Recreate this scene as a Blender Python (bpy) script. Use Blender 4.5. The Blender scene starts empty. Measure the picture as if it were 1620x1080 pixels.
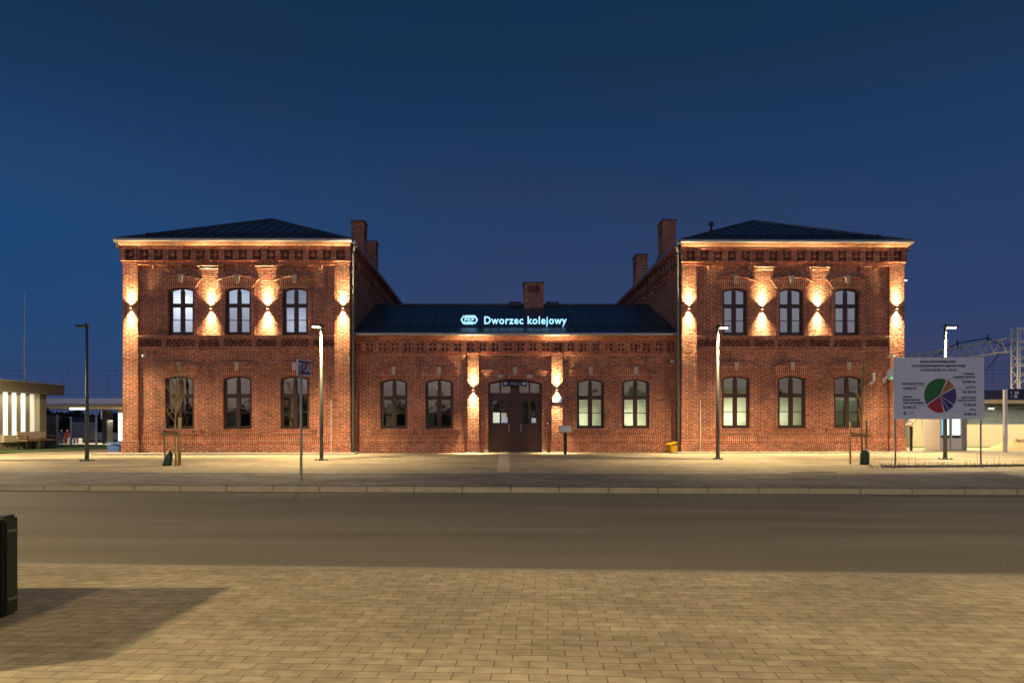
import bpy, bmesh, math, random
from math import sin, cos, pi, radians, sqrt, atan2
from mathutils import Vector, Matrix
random.seed(7)
S = bpy.context.scene
COL = S.collection

# ------------------------------------------------------------------ camera
FPX = 1100.0; CX = 800.0; HOR = 674.0; ROLL = 0.0013; CAMZ = 1.364
cd = bpy.data.cameras.new('camera'); cam = bpy.data.objects.new('camera', cd); COL.objects.link(cam)
cam.location = (0, 0, CAMZ); cam.rotation_euler = (pi/2, ROLL, 0)
cd.sensor_width = 36; cd.sensor_fit = 'HORIZONTAL'; cd.lens = 36*FPX/1620
cd.shift_x = (810-CX)/1620; cd.shift_y = (HOR-540)/1620
cd.clip_start = .05; cd.clip_end = 3000
S.camera = cam
# ------------------------------------------------------------------ world: dusk sky
W = bpy.data.worlds.new('World'); S.world = W; W.use_nodes = True
nt = W.node_tree; N = nt.nodes; L = nt.links; N.clear()
def nd(t, **k):
    n = N.new(t)
    for a, b in k.items(): setattr(n, a, b)
    return n
def wm(op, a, b=None, clamp=False):
    m = nd('ShaderNodeMath', operation=op, use_clamp=clamp)
    for i, x in enumerate((a, b)):
        if x is None: continue
        if isinstance(x, (int, float)): m.inputs[i].default_value = x
        else: L.new(x, m.inputs[i])
    return m.outputs[0]
def ramp(fac, stops):
    r = nd('ShaderNodeValToRGB'); L.new(fac, r.inputs[0]); e = r.color_ramp.elements
    while len(e) > 1: e.remove(e[0])
    e[0].position = stops[0][0]; e[0].color = (*stops[0][1], 1)
    for p, c in stops[1:]:
        q = e.new(p); q.color = (*c, 1)
    return r.outputs[0]
def mixc(f, a, b, bt='MIX'):
    m = nd('ShaderNodeMix', data_type='RGBA', blend_type=bt)
    for i, x in ((0, f), (6, a), (7, b)):
        if isinstance(x, (int, float)): m.inputs[i].default_value = x
        elif isinstance(x, tuple): m.inputs[i].default_value = (*x, 1)
        else: L.new(x, m.inputs[i])
    return m.outputs[2]
tc = nd('ShaderNodeTexCoord'); sp = nd('ShaderNodeSeparateXYZ'); L.new(tc.outputs['Generated'], sp.inputs[0])
X_, Y_, Z_ = sp.outputs
front = ramp(Z_, [(0, (.046, .060, .125)), (.06, (.039, .058, .140)), (.16, (.031, .061, .165)), (.28, (.022, .055, .150)),
                  (.42, (.012, .042, .118)), (.56, (.006, .032, .088)), (1, (.004, .02, .05))])
mp = nd('ShaderNodeMapping'); mp.inputs['Scale'].default_value = (1.3, 1.3, 5.5); L.new(tc.outputs['Generated'], mp.inputs[0])
cl = nd('ShaderNodeTexNoise'); cl.inputs['Scale'].default_value = 1.6; cl.inputs['Detail'].default_value = 4; cl.inputs['Roughness'].default_value = .45
L.new(mp.outputs[0], cl.inputs['Vector'])
cf = ramp(cl.outputs[0], [(.38, (0, 0, 0)), (.68, (1, 1, 1))])
front = mixc(cf, front, mixc(1, front, (1.35, 1.02, .90), 'MULTIPLY'))
# left of the view the low sky is a clearer, brighter blue
lf = wm('MULTIPLY', wm('MULTIPLY', wm('MULTIPLY', X_, -1.6), 1, True), ramp(Z_, [(0, (.2,)*3), (.12, (.8,)*3), (.24, (1,)*3), (.4, (0,)*3)]))
front = mixc(lf, front, (.015, .074, .205))
# afterglow in the west, behind the camera
back = ramp(Z_, [(0, (.20, .12, .09)), (.05, (.40, .28, .24)), (.12, (.62, .60, .68)), (.25, (.42, .47, .66)), (.45, (.10, .15, .28)), (1, (.006, .02, .06))])
back = mixc(1, back, (1.25, 1.25, 1.25), 'MULTIPLY')
back = mixc(cf, back, mixc(1, back, (.60, .58, .62), 'MULTIPLY'))
bf = ramp(wm('MULTIPLY', wm('ADD', Y_, wm('MULTIPLY', X_, .35)), -1), [(0, (0,)*3), (.08, (.0,)*3), (.55, (1,)*3)])
front = mixc(1, front, ramp(Z_, [(0, (.96, .93, .95)), (.2, (.86, .86, .88)), (.5, (.72, .80, .84))]), 'MULTIPLY')
skyc = mixc(bf, front, back)
skyc = mixc(wm('LESS_THAN', Z_, 0.0), skyc, (.012, .012, .016))
bg = nd('ShaderNodeBackground'); bg.inputs['Strength'].default_value = 1.0; L.new(skyc, bg.inputs[0])
wo = nd('ShaderNodeOutputWorld'); L.new(bg.outputs[0], wo.inputs[0])
# ------------------------------------------------------------------ view and render
S.view_settings.view_transform = 'Standard'; S.view_settings.look = 'None'
S.view_settings.exposure = 0.0; S.view_settings.gamma = 1
S.cycles.use_denoising = True; S.cycles.max_bounces = 6; S.cycles.sample_clamp_indirect = 4
S.cycles.caustics_reflective = False; S.cycles.caustics_refractive = False

# ------------------------------------------------------------------ materials
M = {}
def mat(name, col=(.5, .5, .5), rough=.7, metal=0, emit=None, es=0, noise=None, bump=0, nscale=8, spec=.5):
    m = bpy.data.materials.new(name); m.use_nodes = True; t = m.node_tree; p = t.nodes['Principled BSDF']
    p.inputs['Base Color'].default_value = (*col, 1); p.inputs['Roughness'].default_value = rough
    p.inputs['Metallic'].default_value = metal; p.inputs['Specular IOR Level'].default_value = spec
    if emit: p.inputs['Emission Color'].default_value = (*emit, 1); p.inputs['Emission Strength'].default_value = es
    if noise or bump:
        c = t.nodes.new('ShaderNodeTexCoord'); n = t.nodes.new('ShaderNodeTexNoise')
        n.inputs['Scale'].default_value = nscale; n.inputs['Detail'].default_value = 6
        t.links.new(c.outputs['Object'], n.inputs['Vector'])
        if noise:
            x = t.nodes.new('ShaderNodeMix'); x.data_type = 'RGBA'
            x.inputs[6].default_value = (*[v*(1-noise) for v in col], 1); x.inputs[7].default_value = (*[min(1, v*(1+noise)) for v in col], 1)
            t.links.new(n.outputs[0], x.inputs[0]); t.links.new(x.outputs[2], p.inputs['Base Color'])
        if bump:
            b = t.nodes.new('ShaderNodeBump'); b.inputs['Strength'].default_value = bump; b.inputs['Distance'].default_value = .01
            t.links.new(n.outputs[0], b.inputs['Height']); t.links.new(b.outputs[0], p.inputs['Normal'])
    M[name] = m; return m

def brick(name, c1, c2, mortar, bw, bh, ms, mode='wall', bump=.6, dist=.012, patch=(.62, 1.3), off=.5, dirt=None, rough=.85, frame=0.0, fine=.5):
    m = bpy.data.materials.new(name); m.use_nodes = True; t = m.node_tree; p = t.nodes['Principled BSDF']; n = t.nodes.new; l = t.links.new
    p.inputs['Roughness'].default_value = rough; p.inputs['Specular IOR Level'].default_value = .3
    c = n('ShaderNodeTexCoord'); s = n('ShaderNodeSeparateXYZ'); l(c.outputs['Object'], s.inputs[0])
    cb = n('ShaderNodeCombineXYZ')
    if mode == 'ground':
        l(s.outputs[0], cb.inputs[0]); l(s.outputs[1], cb.inputs[1])
    else:
        a = n('ShaderNodeMath'); l(s.outputs[0], a.inputs[0]); l(s.outputs[1], a.inputs[1])
        i, j = (0, 1) if mode == 'wall' else (1, 0)
        l(a.outputs[0], cb.inputs[i]); l(s.outputs[2], cb.inputs[j])
    # slight waviness so rows are hand laid
    w = n('ShaderNodeTexNoise'); w.inputs['Scale'].default_value = 1.5 if mode != 'ground' else 2.2; w.inputs['Detail'].default_value = 2
    l(cb.outputs[0], w.inputs['Vector'])
    wv = n('ShaderNodeVectorMath'); wv.operation = 'MULTIPLY_ADD'; wv.inputs[1].default_value = (frame or .02,)*3
    l(w.outputs[1], wv.inputs[0]); l(cb.outputs[0], wv.inputs[2])
    b = n('ShaderNodeTexBrick'); b.offset = off; b.inputs['Scale'].default_value = 1
    b.inputs['Brick Width'].default_value = bw; b.inputs['Row Height'].default_value = bh; b.inputs['Mortar Size'].default_value = ms
    b.inputs['Mortar Smooth'].default_value = .2
    b.inputs['Color1'].default_value = (*c1, 1); b.inputs['Color2'].default_value = (*c2, 1); b.inputs['Mortar'].default_value = (*mortar, 1)
    l(wv.outputs[0], b.inputs['Vector'])
    g = n('ShaderNodeTexNoise'); g.inputs['Scale'].default_value = .9 if mode != 'ground' else .7; g.inputs['Detail'].default_value = 6; g.inputs['Roughness'].default_value = .65
    l(cb.outputs[0], g.inputs['Vector'])
    mr = n('ShaderNodeMapRange'); mr.inputs[1].default_value = .3; mr.inputs[2].default_value = .7; mr.inputs[3].default_value = patch[0]; mr.inputs[4].default_value = patch[1]
    l(g.outputs[0], mr.inputs[0])
    # blotches at the scale of single bricks
    g2 = n('ShaderNodeTexNoise'); g2.inputs['Scale'].default_value = 1.0; g2.inputs['Detail'].default_value = 1
    mpp = n('ShaderNodeMapping'); mpp.inputs['Scale'].default_value = (1.6/bw, 1.0/bh, 1); l(wv.outputs[0], mpp.inputs[0]); l(mpp.outputs[0], g2.inputs['Vector'])
    mr2 = n('ShaderNodeMapRange'); mr2.inputs[1].default_value = .3; mr2.inputs[2].default_value = .7; mr2.inputs[3].default_value = 1-fine; mr2.inputs[4].default_value = 1+fine
    l(g2.outputs[0], mr2.inputs[0])
    mm0 = n('ShaderNodeMath'); mm0.operation = 'MULTIPLY'; l(mr.outputs[0], mm0.inputs[0]); l(mr2.outputs[0], mm0.inputs[1])
    # rain streaks on walls, trodden bands on the ground
    ms = n('ShaderNodeMapping'); ms.inputs['Scale'].default_value = (2.2, .22, 1) if mode == 'wall' else ((.22, 2.2, 1) if mode == 'sold' else (.25, .9, 1)); l(cb.outputs[0], ms.inputs[0])
    g4 = n('ShaderNodeTexNoise'); g4.inputs['Scale'].default_value = 1.3; g4.inputs['Detail'].default_value = 5; l(ms.outputs[0], g4.inputs['Vector'])
    mr4 = n('ShaderNodeMapRange'); mr4.inputs[1].default_value = .32; mr4.inputs[2].default_value = .62; mr4.inputs[3].default_value = .80; mr4.inputs[4].default_value = 1.06; l(g4.outputs[0], mr4.inputs[0])
    mm = n('ShaderNodeMath'); mm.operation = 'MULTIPLY'; l(mm0.outputs[0], mm.inputs[0]); l(mr4.outputs[0], mm.inputs[1])
    x = n('ShaderNodeMix'); x.data_type = 'RGBA'; x.blend_type = 'MULTIPLY'; x.inputs[0].default_value = 1
    l(b.outputs[0], x.inputs[6]); l(mm.outputs[0], x.inputs[7])
    l(x.outputs[2], p.inputs['Base Color'])
    g3 = n('ShaderNodeTexNoise'); g3.inputs['Scale'].default_value = 40 if mode != 'ground' else 60; g3.inputs['Detail'].default_value = 3; l(cb.outputs[0], g3.inputs['Vector'])
    h = n('ShaderNodeMath'); h.operation = 'MULTIPLY_ADD'; l(b.outputs[1], h.inputs[0]); h.inputs[1].default_value = -1
    h2 = n('ShaderNodeMath'); h2.operation = 'MULTIPLY_ADD'; l(g3.outputs[0], h2.inputs[0]); h2.inputs[1].default_value = .35
    h3 = n('ShaderNodeMath'); h3.operation = 'MULTIPLY'; l(g2.outputs[0], h3.inputs[0]); h3.inputs[1].default_value = .9 if mode != 'ground' else .3
    l(h3.outputs[0], h2.inputs[2]); l(h2.outputs[0], h.inputs[2])
    bu = n('ShaderNodeBump'); bu.inputs['Strength'].default_value = bump; bu.inputs['Distance'].default_value = dist
    l(h.outputs[0], bu.inputs['Height']); l(bu.outputs[0], p.inputs['Normal'])
    M[name] = m; return m

brick('brick', (.45, .114, .058), (.255, .062, .042), (.56, .40, .28), .26, .077, .0115, bump=.7, dist=.014, fine=.30)
brick('soldier', (.45, .114, .056), (.31, .074, .044), (.54, .38, .26), .25, .077, .0115, mode='sold', bump=.6, off=0, fine=.25)
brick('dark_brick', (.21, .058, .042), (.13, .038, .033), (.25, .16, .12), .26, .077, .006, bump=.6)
brick('near_paver', (.40, .335, .235), (.335, .278, .195), (.10, .082, .06), .205, .103, .0030, mode='ground', bump=.35, dist=.006, patch=(.76, 1.16), frame=.035, fine=.17)
brick('plaza_paver', (.46, .39, .29), (.38, .31, .23), (.24, .20, .15), .205, .103, .005, mode='ground', bump=.3, dist=.006, patch=(.72, 1.2), frame=.02, fine=.12)
brick('grey_paver', (.26, .235, .22), (.195, .175, .17), (.10, .09, .085), .205, .103, .005, mode='ground', bump=.3, dist=.006, patch=(.65, 1.35), fine=.18)
mat('concrete', (.42, .38, .32), .85, noise=.2, bump=.2, nscale=5)
mat('kerb', (.25, .22, .175), .85, noise=.28, bump=.3, nscale=6)
mat('kerb_dark', (.21, .185, .15), .85, noise=.35, bump=.3, nscale=5)
mat('limestone', (.55, .47, .36), .8, noise=.15, bump=.2, nscale=20)
mat('frame_brown', (.048, .019, .013), .45, noise=.2, nscale=12)
mat('door_brown', (.050, .020, .014), .5, noise=.25, nscale=9)
mat('roof_metal', (.055, .073, .105), .38, metal=.25, noise=.2, nscale=1.5)
mat('roof_dark', (.012, .013, .018), .5)
mat('gutter', (.34, .34, .36), .38, metal=.7, noise=.1)
mat('pipe', (.15, .18, .20), .55, metal=.2)
mat('post_grey', (.30, .31, .30), .5)
mat('lamp_pole', (.09, .095, .09), .5, metal=.2, noise=.12, nscale=3)
mat('black', (.012, .012, .013), .4)
mat('bin_black', (.010, .010, .008), .38, noise=.3, nscale=4)
mat('dark_steel', (.03, .03, .03), .5, metal=.3)
mat('white', (.78, .77, .74), .5)
mat('board_white', (.78, .78, .82), .45)
mat('text_black', (.02, .02, .025), .6)
mat('pie_green', (.02, .16, .03), .5); mat('pie_red', (.45, .025, .03), .5); mat('pie_orange', (.55, .20, .04), .5)
mat('pie_violet', (.08, .05, .20), .5); mat('pie_navy', (.03, .02, .13), .5); mat('pie_blue', (.05, .06, .26), .5)
mat('sign_blue', (.015, .05, .30), .45); mat('sign_red', (.55, .02, .02), .45); mat('navy', (.006, .012, .06), .45)
mat('sheet_white', (.70, .70, .72), .4)
mat('wood', (.34, .21, .09), .8, noise=.25, nscale=15)
mat('bark', (.36, .28, .12), .85, noise=.35, nscale=20)
mat('bark_brown', (.28, .17, .08), .85, noise=.35, nscale=20)
mat('bag', (.010, .035, .020), .4, noise=.4, nscale=12, bump=.5)
mat('bag_green', (.06, .22, .02), .5)
mat('yellow', (.62, .33, .015), .4); mat('blue_bin', (.09, .20, .50), .45)
mat('beige_wall', (.55, .48, .34), .8, noise=.08, nscale=2); mat('galv', (.75, .74, .70), .6)
mat('pav_concrete', (.27, .25, .19), .85, noise=.15, nscale=2, bump=.2)
mat('grey_panel', (.30, .29, .27), .6); mat('canopy_edge', (.80, .74, .80), .6); mat('soffit', (.55, .42, .22), .7)
mat('dark_green', (.012, .018, .014), .9, noise=.5, nscale=.5)
mat('sand', (.55, .38, .19), .95, noise=.25, nscale=9, bump=.6)
mat('skin', (.50, .28, .20), .6); mat('hair', (.05, .025, .015), .8); mat('red_coat', (.26, .035, .02), .8); mat('dark_coat', (.03, .04, .07), .8)
mat('plastic_white', (.72, .70, .68), .5)
mat('light_steel', (.6, .6, .58), .5)
mat('sign_lit', (.1, .1, .1), .5, emit=(.33, .72, 1.0), es=1.5)
mat('lens', (.8, .8, .8), .4, emit=(1, .83, .48), es=12)
mat('lens_off', (.10, .10, .10), .3)
mat('wall_lens', (.8, .8, .8), .4, emit=(1, .72, .36), es=12)
mat('panel_lit', (.8, .8, .8), .5, emit=(1, .95, .76), es=1.15)
mat('panel_lit_dim', (.8, .8, .8), .5, emit=(1, .90, .66), es=.55)
mat('tube_lit', (.8, .8, .8), .5, emit=(1, .92, .68), es=4)
mat('poster_lit', (.8, .8, .8), .5, emit=(.75, .95, 1), es=1.4)
mat('poster_blue', (.2, .5, .7), .5, emit=(.25, .62, .85), es=.8)
mat('led_green', (.1, .6, .2), .5, emit=(.2, 1, .3), es=2)
mat('room', (.22, .25, .16), .9); mat('room_cool', (.62, .66, .74), .9); mat('paper_glow', (.7, .7, .72), .8, emit=(.8, .8, .9), es=.25)  # notice paper has a faint glow put into its colour
mat('grass', (.085, .15, .03), .95, noise=.5, nscale=6, bump=.4)
mat('weed', (.12, .10, .035), .9, noise=.4)
mat('clinker', (.10, .09, .075), .9, noise=.4, nscale=14, bump=.5)
def asphalt():
    m = bpy.data.materials.new('asphalt'); m.use_nodes = True; t = m.node_tree; p = t.nodes['Principled BSDF']; n = t.nodes.new; l = t.links.new
    p.inputs['Roughness'].default_value = .82; p.inputs['Specular IOR Level'].default_value = .35
    c = n('ShaderNodeTexCoord')
    mp = n('ShaderNodeMapping'); mp.inputs['Scale'].default_value = (.12, 1.1, 1); l(c.outputs['Object'], mp.inputs[0])
    a = n('ShaderNodeTexNoise'); a.inputs['Scale'].default_value = 1.2; a.inputs['Detail'].default_value = 5; l(mp.outputs[0], a.inputs['Vector'])
    f = n('ShaderNodeTexNoise'); f.inputs['Scale'].default_value = 38; f.inputs['Detail'].default_value = 6; f.inputs['Roughness'].default_value = .8; l(c.outputs['Object'], f.inputs['Vector'])
    g = n('ShaderNodeTexVoronoi'); g.inputs['Scale'].default_value = 3.2; l(c.outputs['Object'], g.inputs['Vector'])
    r = n('ShaderNodeValToRGB'); e = r.color_ramp.elements; e[0].position = .3; e[0].color = (.130, .116, .096, 1); e[1].position = .72; e[1].color = (.205, .182, .152, 1); l(a.outputs[0], r.inputs[0])
    r2 = n('ShaderNodeValToRGB'); e = r2.color_ramp.elements; e[0].position = .3; e[0].color = (.2, .2, .2, 1); e[1].position = .75; e[1].color = (1.9, 1.9, 1.8, 1); l(f.outputs[0], r2.inputs[0])
    x = n('ShaderNodeMix'); x.data_type = 'RGBA'; x.blend_type = 'MULTIPLY'; x.inputs[0].default_value = .8; l(r.outputs[0], x.inputs[6]); l(r2.outputs[0], x.inputs[7])
    r3 = n('ShaderNodeValToRGB'); e = r3.color_ramp.elements; e[0].position = .015; e[0].color = (1, 1, 1, 1); e[1].position = .03; e[1].color = (0, 0, 0, 1); l(g.outputs[0], r3.inputs[0])
    y = n('ShaderNodeMix'); y.data_type = 'RGBA'; l(r3.outputs[0], y.inputs[0]); l(x.outputs[2], y.inputs[6]); y.inputs[7].default_value = (.32, .30, .26, 1)
    l(y.outputs[2], p.inputs['Base Color'])
    b = n('ShaderNodeBump'); b.inputs['Strength'].default_value = .5; b.inputs['Distance'].default_value = .006; l(f.outputs[0], b.inputs['Height']); l(b.outputs[0], p.inputs['Normal'])
    M['asphalt'] = m
asphalt()
def glass():
    m = bpy.data.materials.new('glass'); m.use_nodes = True; t = m.node_tree; n = t.nodes.new; l = t.links.new; t.nodes.clear()
    o = n('ShaderNodeOutputMaterial'); tr = n('ShaderNodeBsdfTransparent'); tr.inputs[0].default_value = (.82, .86, .84, 1)
    g = n('ShaderNodeBsdfGlossy'); g.inputs['Roughness'].default_value = .015; g.inputs['Color'].default_value = (.95, .97, 1, 1)
    c = n('ShaderNodeTexCoord'); w = n('ShaderNodeTexNoise'); w.inputs['Scale'].default_value = 1.6; l(c.outputs['Object'], w.inputs['Vector'])
    b = n('ShaderNodeBump'); b.inputs['Strength'].default_value = .25; b.inputs['Distance'].default_value = .02; l(w.outputs[0], b.inputs['Height']); l(b.outputs[0], g.inputs['Normal'])
    f = n('ShaderNodeFresnel'); f.inputs[0].default_value = 1.5
    a = n('ShaderNodeMath'); a.operation = 'MULTIPLY_ADD'; a.use_clamp = True; l(f.outputs[0], a.inputs[0]); a.inputs[1].default_value = 1.6; a.inputs[2].default_value = .20
    x = n('ShaderNodeMixShader'); l(a.outputs[0], x.inputs[0]); l(tr.outputs[0], x.inputs[1]); l(g.outputs[0], x.inputs[2]); l(x.outputs[0], o.inputs[0])
    M['glass'] = m
    m = bpy.data.materials.new('film'); m.use_nodes = True; t = m.node_tree; n = t.nodes.new; l = t.links.new; t.nodes.clear()
    o = n('ShaderNodeOutputMaterial'); d = n('ShaderNodeBsdfDiffuse'); d.inputs[0].default_value = (.68, .70, .56, 1)
    tl = n('ShaderNodeBsdfTranslucent'); tl.inputs[0].default_value = (.80, .82, .64, 1)
    x = n('ShaderNodeMixShader'); x.inputs[0].default_value = .6; l(d.outputs[0], x.inputs[1]); l(tl.outputs[0], x.inputs[2]); l(x.outputs[0], o.inputs[0])
    M['film'] = m
    m2 = m.copy(); m2.name = 'blind'
    for q in m2.node_tree.nodes:
        if q.type in ('BSDF_DIFFUSE', 'BSDF_TRANSLUCENT'): q.inputs[0].default_value = (.78, .80, .84, 1)
    M['blind'] = m2
glass()

# ------------------------------------------------------------------ helpers
class MB:
    def __init__(s): s.b = bmesh.new()
    def face(s, pts):
        try: return s.b.faces.new([s.b.verts.new(p) for p in pts])
        except ValueError: pass
    def box(s, x0, x1, y0, y1, z0, z1, mtx=None):
        v = [Vector((x, y, z)) for z in (z0, z1) for y in (y0, y1) for x in (x0, x1)]
        if mtx: v = [mtx @ q for q in v]
        v = [s.b.verts.new(q) for q in v]
        for f in ((0, 2, 3, 1), (4, 5, 7, 6), (0, 1, 5, 4), (2, 6, 7, 3), (0, 4, 6, 2), (1, 3, 7, 5)): s.b.faces.new([v[i] for i in f])
        return s
    def prism(s, pts, dirv, close=True):      # polygon pts extruded by dirv
        d = Vector(dirv); a = [s.b.verts.new(Vector(p)) for p in pts]; c = [s.b.verts.new(Vector(p)+d) for p in pts]; n = len(a)
        s.b.faces.new(a[::-1]); s.b.faces.new(c)
        for i in range(n): s.b.faces.new((a[i], a[(i+1) % n], c[(i+1) % n], c[i]))
        return s
    def tube(s, pts, r, n=8, cap=True):
        pts = [Vector(p) for p in pts]; rs = r if isinstance(r, (list, tuple)) else [r]*len(pts); rings = []
        for i, p in enumerate(pts):
            d = (pts[min(i+1, len(pts)-1)]-pts[max(i-1, 0)]).normalized()
            u = d.orthogonal() if i == 0 else (pu - d*pu.dot(d)); u.normalize(); pu = u; w = d.cross(u)
            rings.append([s.b.verts.new(p+(u*cos(2*pi*k/n)+w*sin(2*pi*k/n))*rs[i]) for k in range(n)])
        for a, c in zip(rings, rings[1:]):
            for k in range(n): s.b.faces.new((a[k], a[(k+1) % n], c[(k+1) % n], c[k]))
        if cap: s.b.faces.new(rings[0][::-1]); s.b.faces.new(rings[-1])
        return s
    def lathe(s, prof, c=(0, 0, 0), n=20):
        rings = [[s.b.verts.new((c[0]+r*cos(2*pi*k/n), c[1]+r*sin(2*pi*k/n), c[2]+z)) for k in range(n)] for r, z in prof]
        for a, d in zip(rings, rings[1:]):
            for k in range(n): s.b.faces.new((a[k], a[(k+1) % n], d[(k+1) % n], d[k]))
        s.b.faces.new(rings[0][::-1]); s.b.faces.new(rings[-1]); return s
    def build(s, name, m, parent=None, bevel=0, smooth=False):
        bmesh.ops.recalc_face_normals(s.b, faces=s.b.faces) if not getattr(s, 'keep', False) else None
        if bevel:
            bmesh.ops.remove_doubles(s.b, verts=s.b.verts, dist=1e-5)
            bmesh.ops.bevel(s.b, geom=[e for e in s.b.edges if e.calc_face_angle(0) > .5], offset=bevel, segments=2, affect='EDGES', clamp_overlap=True)
        me = bpy.data.meshes.new(name); s.b.to_mesh(me); s.b.free(); me.materials.append(M[m] if isinstance(m, str) else m)
        if smooth:
            for p in me.polygons: p.use_smooth = True
        o = bpy.data.objects.new(name, me); COL.objects.link(o)
        if parent: o.parent = parent
        return o
def tag(o, label=None, cat=None, group=None, kind=None):
    for k, v in (('label', label), ('category', cat), ('group', group), ('kind', kind)):
        if v: o[k] = v
    return o
def empty(name, loc, rz=0, **k):
    o = bpy.data.objects.new(name, None); COL.objects.link(o); o.location = loc; o.rotation_euler = (0, 0, rz)
    o.empty_display_size = .2; return tag(o, **k)
def light(name, typ, loc, power, col, parent=None, rot=None, **k):
    d = bpy.data.lights.new(name, typ); d.energy = power; d.color = col
    for a, b in k.items(): setattr(d, a, b)
    o = bpy.data.objects.new(name, d); COL.objects.link(o); o.location = loc
    if rot: o.rotation_euler = rot
    if parent: o.parent = parent
    return o
def text_mb(mb, s, x, z, size, y=0, align='LEFT', sx=1.0, bold=0.0, depth=.004, shear=0, spacing=1.0):
    """lettering lying in the x-z plane facing -y, appended to mb"""
    c = bpy.data.curves.new('lettering', 'FONT'); c.body = s; c.size = size; c.align_x = align; c.offset = bold; c.extrude = depth/2; c.shear = shear
    c.space_character = spacing; c.resolution_u = 3
    o = bpy.data.objects.new('lettering', c); COL.objects.link(o)
    dg = bpy.context.evaluated_depsgraph_get(); me = bpy.data.meshes.new_from_object(o.evaluated_get(dg))
    me.transform(Matrix(((sx, 0, 0, x), (0, 0, -1, y), (0, 1, 0, z), (0, 0, 0, 1))))
    mb.b.from_mesh(me); bpy.data.objects.remove(o); bpy.data.curves.remove(c); bpy.data.meshes.remove(me)
def copy_tree(o, parent=None):
    c = o.copy(); COL.objects.link(c)
    if parent: c.parent = parent
    for ch in [x for x in list(bpy.data.objects) if x.parent == o]: copy_tree(ch, c)
    return c
def at(px, py, Y):      # photo pixel at distance Y
    py = py-ROLL*(px-CX); return Vector(((px-CX)/FPX*Y, Y, CAMZ-(py-HOR)*Y/FPX))

# ------------------------------------------------------------------ ground
KY = .059            # yaw slope of the road
def kerbY(x): return 14.3-KY*x
GZ = .352
def zg(x, y):
    d = y-kerbY(x); return .114+.02*max(0, min(d, 11.9))
RA = -math.atan(KY)
g = MB(); g.face([(-700, -300, -.06), (700, -300, -.06), (700, 1200, -.06), (-700, 1200, -.06)])
tag(g.build('ground', 'clinker'), kind='structure')
def road_frame(y0, y1, x0, x1, z):   # corners given in road frame whose origin is (0,14.3)
    pass
# near pavement (object frame rotated with the road)
o = MB().box(-40, 40, -26, -.1, -.04, .024).build('near_pavement', 'near_paver'); o.location = (0, 6.57, 0); o.rotation_euler[2] = RA; tag(o, kind='structure')
k = MB()
for i in range(-40, 40): k.box(i+.003-.3, i+.997-.3, -.1, 0, -.04, .026)
o = k.build('near_kerb', 'kerb'); o.location = (0, 6.57, 0); o.rotation_euler[2] = RA; tag(o, kind='structure')
o = MB().face([(-60, -8.2, 0), (60, -8.2, 0), (60, .3, 0), (-60, .3, 0)]); o = MB(); o.face([(-60, -8.2, 0), (60, -8.2, 0), (60, .3, 0), (-60, .3, 0)])
o = o.build('road', 'asphalt'); o.location = (0, 14.3, 0); o.rotation_euler[2] = RA; tag(o, kind='structure')
k = MB()
for i in range(-45, 45): k.box(i+.004+.1, i+.996+.1, 0, .15, -.05, .112)
o = k.build('far_kerb', 'kerb_dark', bevel=.012); o.location = (0, 14.3, 0); o.rotation_euler[2] = RA; tag(o, kind='structure')
o = MB(); o.face([(-60, -.06, .004), (60, -.06, .004), (60, 0, .004), (-60, 0, .004)]); o = o.build('gutter_strip', 'concrete'); o.location = (0, 14.3, 0); o.rotation_euler[2] = RA; tag(o, kind='structure')
def plaza(name, m, d0, d1, x0, x1, lift=0, steps=12):
    b = MB()
    for i in range(steps):
        a, c = d0+(d1-d0)*i/steps, d0+(d1-d0)*(i+1)/steps
        z = lambda d: .114+.02*max(0, min(d, 11.9))+lift
        b.face([(x0, a, z(a)), (x1, a, z(a)), (x1, c, z(c)), (x0, c, z(c))])
    o = b.build(name, m); o.location = (0, 14.3, 0); o.rotation_euler[2] = RA; return tag(o, kind='structure')
plaza('grey_paving', 'grey_paver', .15, 3.3, -50, 50)
plaza('plaza_edge', 'concrete', 3.3, 3.42, -50, 50)
plaza('plaza', 'plaza_paver', 3.42, 11.9, -50, 50)
plaza('back_paving', 'plaza_paver', 11.9, 24, -50, 50, steps=1)

q = MB(); p_ = Vector(((683-CX)/FPX*14.9, 0, 0)); p_.y = kerbY(p_.x)-.2
q.box(-.28, .28, -.16, .16, .002, .008)
o = q.build('drain_frame', 'dark_steel'); o.location = (p_.x, p_.y, 0); o.rotation_euler[2] = RA
tag(o, 'dark iron drain grate in the gutter of the far kerb', 'drain grate'); o.name = 'drain_grate'
q = MB()
for i in range(9): q.box(-.26+i*.06, -.225+i*.06, -.14, .14, .0085, .013)
q.build('bars', 'kerb', o)
# iron covers let into the paving
for i, (px, py, w_, lab) in enumerate(((1285, 747.5, .55, 'dark oblong cover in the paving left of the white board'), (618, 723, .35, 'small dark cover in the paving left of the entrance'))):
    Y = 17.5 if i == 0 else 24; x_ = (px-CX)/FPX*Y
    o = empty('access_cover', (x_, Y, zg(x_, Y)+.004), 0, label=lab, cat='cover')
    MB().box(-w_, w_, -.10, .10, -.01, .006).build('lid', 'dark_steel', o); MB().box(-w_-.03, w_+.03, -.13, .13, -.012, .003).build('rim', 'kerb', o)

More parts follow.
